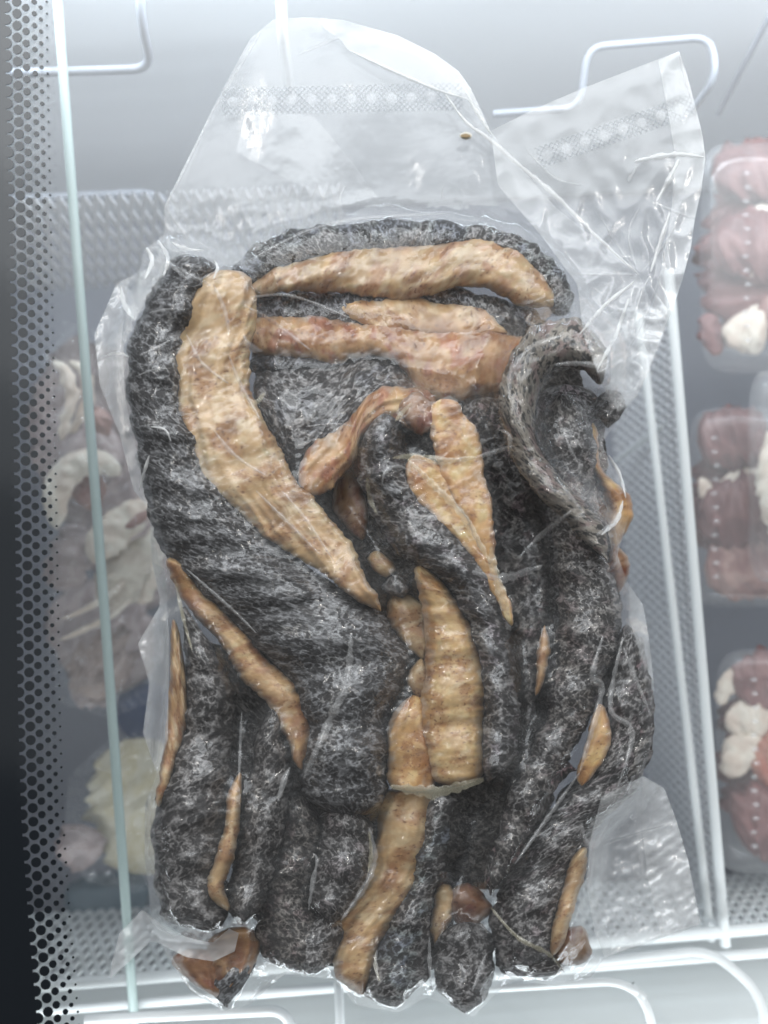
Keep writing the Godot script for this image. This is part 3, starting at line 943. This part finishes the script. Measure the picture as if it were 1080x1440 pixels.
	# bottom centre
	t = strip("long tan tongue at bottom centre with a pale dark-celled outer side")
	strip_part(t, "dark_rind", [600, 1110, 586, 1190, 566, 1260, 530, 1330, 510, 1390, 540, 1418], [646, 1110, 632, 1180, 616, 1250, 606, 1320, 602, 1370, 566, 1416], 4, 16, {"frost_shade": 1.25, "tint": blue})
	strip_part(t, "tan_flesh", [544, 1106, 530, 1180, 506, 1250, 482, 1306, 474, 1366, 500, 1402], [616, 1110, 606, 1180, 590, 1240, 566, 1286, 526, 1336, 522, 1396], 6, 16, {"square": 2.8, "rough": 1.0, "pleats": 2.8, "cap0": 10.0, "tint": Color(0.98, 0.90, 0.78)})
	t = strip("short pointed strip at the bottom, with a purple head and tan left side")
	strip_part(t, "dark_rind", [616, 1300, 608, 1340, 612, 1386, 646, 1424], [690, 1290, 694, 1330, 690, 1390, 662, 1426], 4, 14, {"frost_shade": 1.15})
	strip_part(t, "tan_flesh", [612, 1246, 608, 1290, 606, 1330], [636, 1240, 634, 1290, 622, 1330], 6, 11, {"cap0": 14.0})
	strip_part(t, "tan_purple_head", [632, 1238, 632, 1280, 634, 1306], [680, 1244, 684, 1280, 676, 1306], 6, 12, {"red": 1.0, "tint": Color(0.44, 0.34, 0.36)})

	# right lower
	t = strip("dark strip along the lower right edge of the bag with an orange-tan patch")
	strip_part(t, "dark_rind", [866, 900, 846, 1000, 830, 1064, 780, 1126, 740, 1186, 704, 1250, 692, 1310, 706, 1368], [884, 866, 914, 950, 918, 1040, 894, 1110, 838, 1166, 818, 1226, 798, 1290, 784, 1358], 4, 16, {"red": 0.4, "frost_shade": 1.1})
	strip_part(t, "tan_flesh", [832, 996, 822, 1056, 802, 1106], [852, 984, 854, 1050, 830, 1104], 22, 5, {"square": 4.0, "tint": Color(0.98, 0.86, 0.66)})
	strip_part(t, "tan_edge", [802, 1204, 786, 1270, 768, 1342], [824, 1186, 814, 1250, 786, 1346], 15, 10, {"cap0": 12.0})
	strip_part(t, "dark_outer_edge", [880, 900, 886, 980, 884, 1060, 866, 1108], [896, 880, 916, 960, 918, 1040, 898, 1100], 8, 10, {"red": 1.0, "frost_shade": 1.3})
	t = strip("curled dark and purple-brown end at the bottom right of the bag")
	strip_part(t, "dark_rind", [688, 1270, 690, 1320, 706, 1366, 760, 1378], [720, 1262, 740, 1310, 780, 1348, 806, 1362], 3, 12, {"frost_shade": 1.1})
	strip_part(t, "tan_flesh", [770, 1340, 786, 1310, 800, 1296], [800, 1372, 826, 1346, 832, 1306], 5, 11, {"red": 1.0, "tint": Color(0.56, 0.46, 0.44)})

	# centre V and panel
	t = strip("two-lobed orange-tan strip forming a V right of centre")
	strip_part(t, "tan_flesh", [562, 642, 584, 690, 626, 738, 670, 790, 716, 880], [608, 636, 638, 670, 660, 720, 696, 790, 726, 880], 27, 5, {"square": 5.0, "cap1": 20.0, "tint": Color(1.0, 0.90, 0.72)})
	strip_part(t, "tan_lobe", [600, 566, 612, 630, 626, 672, 650, 720, 684, 800], [640, 556, 668, 620, 682, 680, 692, 740, 698, 800], 28, 5, {"square": 5.0, "cap0": 20.0, "cap1": 14.0, "tint": Color(1.0, 0.90, 0.74)})
	t = strip("flat dark panel between the tan V and the long right strip")
	strip_part(t, "dark_rind", [636, 566, 668, 640, 690, 740, 704, 820, 724, 900, 734, 980, 738, 1030], [720, 550, 722, 620, 748, 680, 764, 760, 772, 830, 764, 920, 748, 1030], 5, 9, {"red": 0.7, "square": 3.2})
	strip_part(t, "tan_sliver", [764, 880, 756, 920, 748, 976], [774, 876, 772, 920, 758, 980], 22, 8, {"tint": Color(0.8, 0.72, 0.68)})

	# centre strip
	t = strip("knobbly dark strip winding down the centre beside a broad cream-tan side")
	strip_part(t, "dark_rind", [520, 580, 503, 630, 511, 690, 532, 740, 562, 782, 612, 812, 648, 868, 666, 920, 676, 1000, 672, 1060, 682, 1102], [566, 574, 570, 640, 604, 690, 644, 730, 684, 780, 706, 824, 716, 880, 728, 960, 730, 1030, 714, 1076, 696, 1100], 12, 18, {"red": 0.4, "stretch": 0.9})
	strip_part(t, "tan_flesh", [572, 792, 598, 850, 602, 920, 596, 1000, 602, 1060, 618, 1108], [612, 800, 650, 862, 672, 920, 678, 1000, 676, 1060, 672, 1104], 18, 15, {"rough": 1.0, "ribs": 1.3, "cap1": 16.0, "tint": Color(1.06, 0.98, 0.80), "square": 3.0})
	t = strip("small orange-tan folded strip wedged left of the cream-tan side")
	strip_part(t, "tan_flesh", [552, 985, 548, 1050, 552, 1112], [602, 972, 604, 1040, 612, 1116], 17, 10, {"rough": 1.3, "pleats": 3.0, "tint": Color(0.98, 0.84, 0.62), "cap1": 10.0})
	strip_part(t, "tan_bead", [578, 926, 576, 960, 580, 982], [602, 926, 604, 958, 602, 982], 14, 8, {})
	t = strip("crumpled brown flesh showing in the gap at the very centre")
	strip_part(t, "tan_flesh", [530, 846, 556, 890, 580, 926], [582, 824, 600, 880, 604, 930], 10, 9, {"red": 0.5, "rough": 1.6})
	strip_part(t, "dark_scrap", [538, 812, 540, 830, 552, 842], [566, 806, 574, 824, 574, 840], 12, 7, {"frost_shade": 1.2})
	strip_part(t, "tan_scrap", [520, 770, 520, 790, 530, 812], [546, 780, 552, 794, 552, 812], 12, 7, {"red": 0.6})
	t = strip("pinkish flesh behind the gap left of the winding centre strip")
	strip_part(t, "tan_flesh", [460, 690, 476, 720, 500, 760], [498, 640, 508, 690, 522, 760], 6, 7, {"red": 0.8, "tint": Color(0.62, 0.52, 0.50)})

	# right long strip with the hook
	t = strip("long dark strip down the right side, its grey spotted top curled like a hook")
	strip_part(t, "dark_rind", [752, 560, 764, 640, 772, 700, 780, 780, 786, 850, 778, 940, 764, 1020, 722, 1100, 700, 1170, 684, 1250], [824, 548, 836, 610, 838, 690, 852, 780, 874, 850, 868, 905, 846, 964, 822, 1030, 792, 1082, 758, 1144, 720, 1216, 690, 1262], 11, 17, {"red": 0.35, "square": 2.6, "cap0": 80.0})
	strip_part(t, "grey_rim", [852, 520, 848, 486, 804, 453, 750, 468, 714, 520, 709, 582, 728, 650, 758, 694, 798, 732, 846, 784], [846, 548, 822, 516, 790, 512, 766, 526, 748, 572, 752, 620, 776, 660, 816, 706, 846, 744, 856, 790], 26, 14, {"red": 0.7, "stretch": 1.2, "square": 2.8, "cap0": 14.0, "tint": Color(0.62, 0.57, 0.51)})
	strip_part(t, "dark_edge", [674, 1230, 700, 1180, 740, 1130, 790, 1070, 815, 1088], [690, 1258, 720, 1214, 760, 1146, 800, 1086, 820, 1090], 14, 7, {"red": 1.0, "frost_shade": 1.2})
	t = strip("orange-tan flesh bulging at the right edge of the bag under loose film")
	strip_part(t, "tan_flesh", [824, 584, 832, 650, 848, 700, 858, 750, 862, 786], [842, 590, 846, 656, 878, 696, 880, 732, 866, 784], 4, 13, {"tint": Color(1.0, 0.82, 0.56), "rough": 1.6})
	t = strip("purplish lump at the right edge, below the orange-tan flesh")
	strip_part(t, "tan_flesh", [848, 776, 858, 810, 866, 836], [872, 762, 882, 800, 878, 830], 4, 10, {"red": 1.0, "tint": Color(0.5, 0.40, 0.40)})
	t = strip("grey end of a strip at the right edge under the film corner")
	strip_part(t, "dark_rind", [832, 552, 836, 580, 846, 604], [882, 544, 880, 576, 864, 600], 4, 9, {"frost_shade": 1.2})


# ------------------------------------------------------------------ the bag
func shape_of(points: Array) -> PackedVector2Array:
	var out := PackedVector2Array()
	for k in range(0, points.size(), 2):
		out.append(Vector2(points[k], points[k + 1]))
	return out


func shrink_film() -> void:
	var low := PackedFloat32Array()
	low.resize(GW * GH)
	for k in GW * GH:
		low[k] = content[k] + 0.9 if content[k] > 0.0 else 2.0
	# the film cannot be nearer than the highest neighbour of a cell
	film = low.duplicate()
	for y in range(1, GH - 1):
		for x in range(1, GW - 1):
			var k := y * GW + x
			film[k] = maxf(low[k], maxf(maxf(low[k - 1], low[k + 1]), maxf(low[k - GW], low[k + GW])) - 1.2)
	low = film.duplicate()
	for pass_ in 9:
		var next := film.duplicate()
		for y in range(1, GH - 1):
			var row := y * GW
			for x in range(1, GW - 1):
				var k := row + x
				var m := (film[k - 1] + film[k + 1] + film[k - GW] + film[k + GW]) * 0.25
				next[k] = m if m > low[k] else low[k]
		film = next


func film_at(x: float, y: float) -> float:
	var gx := clampf((x - GX0) / CELL, 0, GW - 1.01)
	var gy := clampf((y - GY0) / CELL, 0, GH - 1.01)
	var ix := int(gx)
	var iy := int(gy)
	var fx := gx - ix
	var fy := gy - iy
	var k := iy * GW + ix
	return lerpf(lerpf(film[k], film[k + 1], fx), lerpf(film[k + GW], film[k + GW + 1], fx), fy)


func filled_at(x: float, y: float) -> float:
	var k := clampi(int((y - GY0) / CELL + 0.5), 0, GH - 1) * GW + clampi(int((x - GX0) / CELL + 0.5), 0, GW - 1)
	return content[k]


func front_height(x: float, y: float) -> float:
	var h := film_at(x, y)
	var loose := 1.0 - smoothstep(2.5, 12.0, h)
	var top := 1.0 - smoothstep(250.0, 400.0, y)
	var a := 0.5 - absf(crinkle_a.get_noise_2d(x, y)) * 1.6
	var b := 0.4 - absf(crinkle_b.get_noise_2d(x * 0.9, y * 1.1)) * 1.2
	return h + 0.8 * b * (1.0 - top) + loose * (1.6 * a + 0.8 * b * (1.0 - 0.8 * top) + 1.0) + loose * top * (3.0 * crinkle_a.get_noise_2d(x * 0.55 + 50.0, y * 0.4) + 2.5 - 1.3 * a)


func flap_height(x: float, y: float) -> float:
	var a := 0.5 - absf(crinkle_a.get_noise_2d(x * 1.4 + 300.0, y * 1.2)) * 1.8
	var b := 0.4 - absf(crinkle_b.get_noise_2d(x + 200.0, y)) * 1.2
	var d := clampf((y - 230.0) / 330.0, 0, 1)
	return maxf(front_height(x, y) + 2.0, 9.0) + (0.5 + 2.2 * d) * (a + 0.5) + 0.25 * b * d


# a sheet of film over a polygon, its height given by a function
func sheet(poly: PackedVector2Array, step: float, height: Callable) -> ArrayMesh:
	var box := Rect2(poly[0], Vector2.ZERO)
	for q in poly:
		box = box.expand(q)
	var nx := int(box.size.x / step) + 3
	var ny := int(box.size.y / step) + 3
	var inside := PackedByteArray()
	inside.resize(nx * ny)
	for j in ny:
		for i in nx:
			inside[j * nx + i] = 1 if Geometry2D.is_point_in_polygon(box.position + Vector2(i - 1, j - 1) * step, poly) else 0
	var number := PackedInt32Array()
	number.resize(nx * ny)
	number.fill(-1)
	var v := PackedVector3Array()
	var idx := PackedInt32Array()
	for j in ny - 1:
		for i in nx - 1:
			var k := j * nx + i
			if inside[k] + inside[k + 1] + inside[k + nx] + inside[k + nx + 1] == 0:
				continue
			for c in [k, k + 1, k + nx, k + nx + 1]:
				if number[c] < 0:
					var q := box.position + Vector2(c % nx - 1, c / nx - 1) * step
					if not inside[c]:
						var best := INF
						var put: Vector2 = q
						for e in poly.size():
							var near := Geometry2D.get_closest_point_to_segment(q, poly[e], poly[(e + 1) % poly.size()])
							var dist := near.distance_squared_to(q)
							if dist < best:
								best = dist
								put = near
						q = put
					number[c] = v.size()
					v.append(P(q.x, q.y, height.call(q.x, q.y)))
			idx.append_array([number[k], number[k + 1], number[k + nx], number[k + 1], number[k + nx + 1], number[k + nx]])
	return smooth_mesh(v, idx)


func crease(bag: Node3D, points: Array, wide: float, mat := "crease", lift := 0.5, on_flap := false) -> void:
	var length := 0.0
	for k in range(2, points.size(), 2):
		length += Vector2(points[k] - points[k - 2], points[k + 1] - points[k - 1]).length()
	var n := int(clampf(length / 4.0, 4, 120))
	var c := curve_points(points, n)
	var v := PackedVector3Array()
	var idx := PackedInt32Array()
	for i in n + 1:
		var f := float(i) / n
		var w := wide * sqrt(maxf(sin(PI * clampf(f * 0.96 + 0.02, 0, 1)), 0.0)) * (0.85 + 0.4 * crinkle_b.get_noise_2d(c[i].x * 2.0, c[i].y * 2.0))
		var dir := (c[mini(i + 1, n)] - c[maxi(i - 1, 0)]).normalized()
		var side := Vector2(-dir.y, dir.x) * w / 2.0
		var h := flap_height(c[i].x, c[i].y) if on_flap else front_height(c[i].x, c[i].y)
		for x in [-1.0, -0.4, 0.15, 1.0]:
			var q: Vector2 = c[i] + side * x
			v.append(P(q.x, q.y, h + lift + w * (0.035 if mat == "fat" else 0.10) * [0.0, 0.9, 1.0, 0.0][[-1.0, -0.4, 0.15, 1.0].find(x)]))
	for i in n:
		for k in 3:
			var a := i * 4 + k
			idx.append_array([a, a + 4, a + 1, a + 1, a + 4, a + 5])
	part(smooth_mesh(v, idx), "film_crease", mats[mat], bag)


# crossing fine ridges and round studs pressed into the film, along a slanted band
func embossed_band(bag: Node3D, from: Vector2, to: Vector2, wide: float, on_flap: bool, bow: float) -> void:
	var v := PackedVector3Array()
	var idx := PackedInt32Array()
	var along := (to - from).normalized()
	var across := Vector2(-along.y, along.x)
	var length := from.distance_to(to)
	var pitch := 8.0
	for way in [-1.0, 1.0]:
		for k in range(-int(wide / pitch) - 1, int((length + wide) / pitch) + 2):
			var last := -1
			for s in int(wide / 2.0) + 1:
				var d := s * 2.0
				var l: float = k * pitch + way * d + (wide if way < 0 else 0.0) * 0.0
				var mid := fposmod(l, 28.0) - 14.0
				var stud := Vector2(mid, d - wide / 2.0).length() < 7.5
				if l < 0 or l > length or stud:
					last = -1
					continue
				var q := from + along * l + across * (d + bow * sin(PI * l / length))
				var h := (flap_height(q.x, q.y) if on_flap else front_height(q.x, q.y)) + 0.35
				var e: Vector2 = (across + along * way).normalized()
				var o := Vector2(-e.y, e.x) * 0.8
				v.append(P(q.x - o.x, q.y - o.y, h))
				v.append(P(q.x, q.y, h + 0.25))
				v.append(P(q.x + o.x, q.y + o.y, h))
				var at := v.size() - 3
				if last >= 0:
					idx.append_array([last, last + 1, at, last + 1, at + 1, at, last + 1, last + 2, at + 1, last + 2, at + 2, at + 1])
				last = at
	var b := part(smooth_mesh(v, idx), "embossed_band", mats.emboss, bag)
	b.set_meta("kind", "stuff")
	# studs
	var l := 14.0
	while l < length - 6.0:
		var vv := PackedVector3Array()
		var ii := PackedInt32Array()
		var c := from + along * l + across * (wide / 2.0 + bow * sin(PI * l / length))
		var h := (flap_height(c.x, c.y) if on_flap else front_height(c.x, c.y)) + 0.4
		vv.append(P(c.x, c.y, h + 0.07))
		for ring in [4.5, 6.6]:
			for k in 14:
				var a := TAU * k / 14
				vv.append(P(c.x + cos(a) * ring, c.y + sin(a) * ring, h + (0.06 if ring < 5.0 else 0.0)))
		for k in 14:
			var k2 := (k + 1) % 14
			ii.append_array([0, 1 + k, 1 + k2, 1 + k, 15 + k, 1 + k2, 1 + k2, 15 + k, 15 + k2])
		part(smooth_mesh(vv, ii), "embossed_stud", mats.film, bag)
		l += 28.0


func vacuum_bag() -> void:
	shrink_film()
	var bag := thing("vacuum_bag", "clear crinkled vacuum bag sealed round the tripe strips, lying on the glass", "plastic bag")
	outline = shape_of([385, 27, 430, 24, 482, 28, 560, 50, 612, 76, 645, 100, 662, 124, 690, 184, 722, 226, 782, 292, 842, 340, 900, 388, 934, 470, 915, 520, 890, 562, 868, 592, 846, 624,
		860, 656, 882, 688, 884, 730, 868, 780, 884, 822, 904, 850, 913, 900, 920, 960, 917, 1040, 903, 1090, 934, 1108, 950, 1150, 968, 1210, 986, 1300, 920, 1322, 850, 1346, 832, 1374, 782, 1387, 722, 1377, 692, 1402, 666, 1430, 628, 1412, 601, 1402,
		560, 1424, 500, 1413, 470, 1377, 400, 1370, 352, 1412, 314, 1422, 268, 1392, 232, 1340, 213, 1290, 203, 1200, 204, 1130, 221, 1090, 201, 1030, 210, 960, 194, 905, 226, 850, 214, 790, 210, 712, 188, 690, 168, 610, 140, 540, 132, 470, 164, 398, 196, 384, 204, 350, 232, 330, 231, 290, 300, 150, 352, 54])
	part(sheet(outline, 3.0, front_height), "front_film", mats.film, bag)
	part(sheet(outline, 8.0, func(x: float, y: float) -> float: return 0.45 + 0.25 * crinkle_b.get_noise_2d(x, y)), "back_film", mats.back_film, bag)
	# the twisted corner at top right
	var corner := shape_of([690, 184, 750, 154, 820, 124, 890, 97, 955, 72, 966, 104, 976, 142, 988, 190, 992, 222, 986, 268, 977, 308, 972, 346, 960, 392, 944, 440, 920, 500, 898, 556, 870, 580, 846, 540, 820, 470, 812, 400, 760, 330, 700, 260])
	part(sheet(corner, 4.0, flap_height), "corner_flap", mats.flap, bag)
	# the mouth of the bag, folded over along its upper right side
	var mouth := shape_of([450, 25, 482, 28, 560, 50, 612, 76, 645, 100, 662, 124, 690, 184, 660, 142, 620, 128, 560, 103, 490, 71, 477, 54, 456, 40])
	part(sheet(mouth, 4.0, func(x: float, y: float) -> float: return front_height(x, y) + 1.6), "folded_mouth", mats.flap, bag)
	var pleat := shape_of([346, 156, 332, 214, 400, 250, 476, 288, 540, 290, 494, 226, 442, 164, 396, 158])
	part(sheet(pleat, 4.0, func(x: float, y: float) -> float: return front_height(x, y) + 1.0 + 0.7 * sin((x - y) / 60.0)), "folded_pleat", mats.film, bag)
	# bottom left tab folded outward
	var tab := shape_of([154, 1378, 158, 1350, 168, 1312, 200, 1279, 226, 1300, 262, 1318, 298, 1326, 322, 1306, 336, 1312, 330, 1338, 300, 1352, 262, 1346, 214, 1322])
	part(sheet(tab, 4.0, func(x: float, y: float) -> float: return front_height(x, y) + 5.0 + 4.0 * sin((x - 150.0) / 34.0)), "folded_tab", mats.seal, bag)
	# sealed margins
	for m in [[134, 470, 165, 398, 182, 390, 172, 470, 176, 560, 196, 650, 206, 712, 188, 690, 168, 610, 140, 540], [214, 790, 226, 850, 194, 905, 210, 960, 201, 1030, 221, 1088, 236, 1040, 238, 900, 232, 800],
			[904, 1092, 934, 1110, 950, 1150, 967, 1210, 984, 1298, 930, 1314, 912, 1240, 902, 1160], [884, 822, 904, 850, 913, 900, 919, 960, 904, 930, 884, 870],
			[955, 72, 966, 104, 976, 142, 988, 190, 992, 222, 986, 268, 977, 308, 972, 346, 960, 392, 944, 440, 916, 506, 904, 480, 926, 400, 944, 300, 950, 222, 938, 150, 926, 86]]:
		var poly := shape_of(m)
		var right: bool = m[0] == 955
		part(sheet(poly, 4.0, func(x: float, y: float) -> float: return (flap_height(x, y) if right else front_height(x, y)) + 0.6), "sealed_margin", mats.flap, bag)
	var low_corner := shape_of([846, 1120, 904, 1092, 934, 1108, 950, 1150, 968, 1210, 985, 1299, 920, 1321, 850, 1345, 836, 1310, 824, 1240, 830, 1180])
	part(sheet(low_corner, 4.0, func(x: float, y: float) -> float: return front_height(x, y) + 1.8 + 1.2 * sin((x + y * 0.4) / 26.0)), "loose_corner", mats.flap, bag)
	embossed_band(bag, Vector2(312, 124), Vector2(650, 116), 38.0, false, 0.0)
	embossed_band(bag, Vector2(752, 208), Vector2(972, 132), 30.0, true, 0.0)
	# folds and creases of the film; the brightest carry a painted white highlight
	for c in [[[420, 76, 450, 64, 477, 53, 488, 66], 5.0], [[490, 70, 560, 103, 620, 128, 664, 140], 6.0], [[626, 132, 656, 172, 686, 194, 730, 232, 778, 272, 832, 326, 898, 386], 7.0], [[645, 108, 664, 146, 690, 188], 6.0],
			[[366, 46, 330, 106, 298, 160], 4.0], [[298, 160, 262, 232, 233, 290], 4.0], [[232, 292, 262, 330, 300, 352], 3.0], [[352, 100, 342, 120, 396, 170], 2.0], [[340, 372, 420, 330, 480, 312, 540, 305, 630, 300], 4.0],
			[[480, 292, 478, 276, 486, 262], 3.0], [[620, 280, 624, 262], 2.0], [[240, 371, 266, 386, 296, 402], 4.0], [[280, 394, 296, 386, 312, 377], 3.0], [[342, 429, 380, 450, 436, 492], 4.0], [[351, 418, 410, 416, 490, 446], 3.0],
			[[138, 505, 160, 500, 180, 500], 3.0], [[342, 472, 352, 488, 370, 494], 6.0], [[204, 352, 222, 350, 240, 372, 262, 392], 4.0], [[236, 332, 240, 350, 262, 356], 4.0], [[170, 400, 182, 420, 190, 452], 9.0],
			[[667, 644, 694, 636, 722, 627], 4.0], [[537, 684, 542, 662, 560, 656, 580, 664], 3.0], [[716, 640, 716, 612, 700, 604], 4.0], [[664, 804, 706, 813, 762, 796], 8.0],
			[[782, 512, 815, 511, 852, 514, 880, 500, 905, 482], 6.0], [[790, 472, 744, 492, 719, 526, 716, 560], 7.0], [[782, 672, 800, 696, 820, 720], 4.0], [[804, 718, 764, 750, 730, 784], 5.0], [[846, 560, 870, 562, 894, 558], 6.0],
			[[876, 706, 864, 734, 840, 752], 6.0], [[848, 895, 833, 950, 846, 972, 816, 1084], 6.0], [[876, 896, 858, 994, 889, 1030, 868, 1110], 5.0], [[876, 909, 896, 960, 916, 1008], 4.0], [[815, 1087, 770, 1150, 724, 1215], 4.0],
			[[818, 1157, 823, 1181, 836, 1187, 862, 1145], 5.0], [[899, 1098, 898, 1160, 904, 1228], 5.0], [[494, 890, 487, 960, 462, 1016, 428, 1094], 8.0], [[408, 1079, 400, 1096, 391, 1126], 5.0], [[340, 1000, 338, 1040, 336, 1098], 3.0],
			[[519, 1165, 527, 1204, 516, 1241, 480, 1294], 6.0], [[440, 1200, 446, 1210, 440, 1240, 434, 1280], 4.0], [[664, 1394, 676, 1362, 684, 1340], 4.0], [[530, 1336, 528, 1356, 532, 1380], 4.0], [[604, 1318, 604, 1350, 606, 1388], 4.0],
			[[850, 1346, 920, 1320, 984, 1300], 5.0], [[792, 604, 806, 640, 820, 650], 3.0], [[210, 440, 230, 436, 250, 434], 3.0], [[196, 500, 222, 488, 240, 478], 3.0], [[190, 530, 216, 520, 240, 518], 2.5],
			[[300, 400, 316, 436, 322, 470], 4.0], [[262, 470, 284, 510, 322, 540], 3.5], [[322, 500, 338, 540, 366, 590], 4.0], [[300, 604, 330, 640, 372, 668], 4.0], [[360, 690, 400, 730, 450, 780], 3.5], [[396, 690, 430, 730, 470, 790], 3.0],
			[[222, 1300, 258, 1330, 310, 1332], 4.0], [[240, 1345, 270, 1392, 312, 1414], 4.0], [[350, 1408, 376, 1384, 404, 1366], 4.0], [[748, 440, 742, 452, 756, 460], 4.0], [[430, 600, 470, 596, 500, 600], 2.0], [[262, 800, 330, 860, 360, 890], 3.0]]:
		crease(bag, c[0], c[1] * (1.0 if c[0][1] < 300 else 1.7), "crease_highlight" if c[1] >= 6.0 and c[0][1] < 300 else "crease")
	for c in [[[892, 227, 920, 221, 955, 217, 990, 221], 9.0], [[955, 224, 942, 250, 923, 284], 8.0], [[923, 285, 950, 298, 979, 308], 5.0], [[942, 298, 932, 330, 915, 382], 7.0], [[812, 385, 850, 386, 898, 386], 5.0], [[886, 244, 884, 256, 896, 232], 5.0], [[915, 384, 900, 420, 886, 470], 4.0], [[955, 76, 962, 110, 972, 140], 3.0],
			[[898, 386, 872, 350, 842, 300], 4.0], [[898, 386, 884, 330, 900, 290], 4.0], [[898, 388, 930, 350, 960, 300], 4.0], [[815, 470, 850, 430, 892, 396], 6.0], [[840, 520, 866, 470, 884, 420], 6.0], [[826, 400, 856, 420, 884, 450], 4.0], [[880, 500, 910, 440, 930, 380], 4.0], [[740, 210, 780, 250, 820, 260], 3.0]]:
		crease(bag, c[0], c[1], "crease_highlight" if c[1] > 5.0 else "crease", 0.7, true)
	for c in [[[206, 348, 214, 366, 204, 392], 7.0], [[222, 338, 236, 362, 230, 388], 6.0], [[240, 340, 262, 350, 286, 352], 6.0], [[170, 402, 176, 430, 190, 450], 8.0], [[150, 500, 166, 496, 182, 502], 5.0], [[196, 690, 204, 660, 210, 640], 5.0],
			[[240, 620, 232, 604, 212, 600], 4.0], [[300, 366, 306, 376, 300, 392], 5.0], [[856, 640, 872, 668, 880, 700], 5.0], [[876, 704, 868, 730, 846, 752], 7.0]]:
		crease(bag, c[0], c[1], "crease_highlight", 0.7)
	for c in [[[552, 644, 580, 642, 626, 648, 668, 643], 12.0], [[573, 646, 612, 684, 650, 724, 690, 792], 12.0], [[690, 770, 694, 800, 706, 838, 716, 876], 16.0], [[549, 1106, 590, 1112, 620, 1113, 680, 1096], 20.0], [[346, 560, 360, 566, 372, 552], 9.0],
			[[519, 1170, 522, 1200, 518, 1226], 7.0], [[690, 1276, 728, 1318, 772, 1342, 794, 1368], 7.0], [[246, 815, 258, 870, 270, 914], 6.0], [[528, 1340, 528, 1360, 534, 1380], 6.0], [[580, 566, 566, 580, 556, 592], 8.0], [[516, 672, 520, 700, 530, 722], 8.0]]:
		crease(bag, c[0], c[1], "fat", 0.3)
	# a crumb stuck to the film
	var crumb := thing("crumb", "tiny brown crumb in a pale oval, stuck near the top of the bag", "crumb")
	part(lump([646, 191, 655, 191, 664, 191], [3, 6, 3], -front_height(655, 191) - 0.8, 0.25, 95, 0.1), "pale_ring", plain(Color(0.62, 0.60, 0.54), 0.6), crumb)
	part(lump([648, 191, 655, 191, 662, 191], [1.4, 2.6, 1.2], -front_height(655, 191) - 1.9, 0.3, 96, 0.2), "brown_core", plain(Color(0.30, 0.22, 0.12), 0.6), crumb)
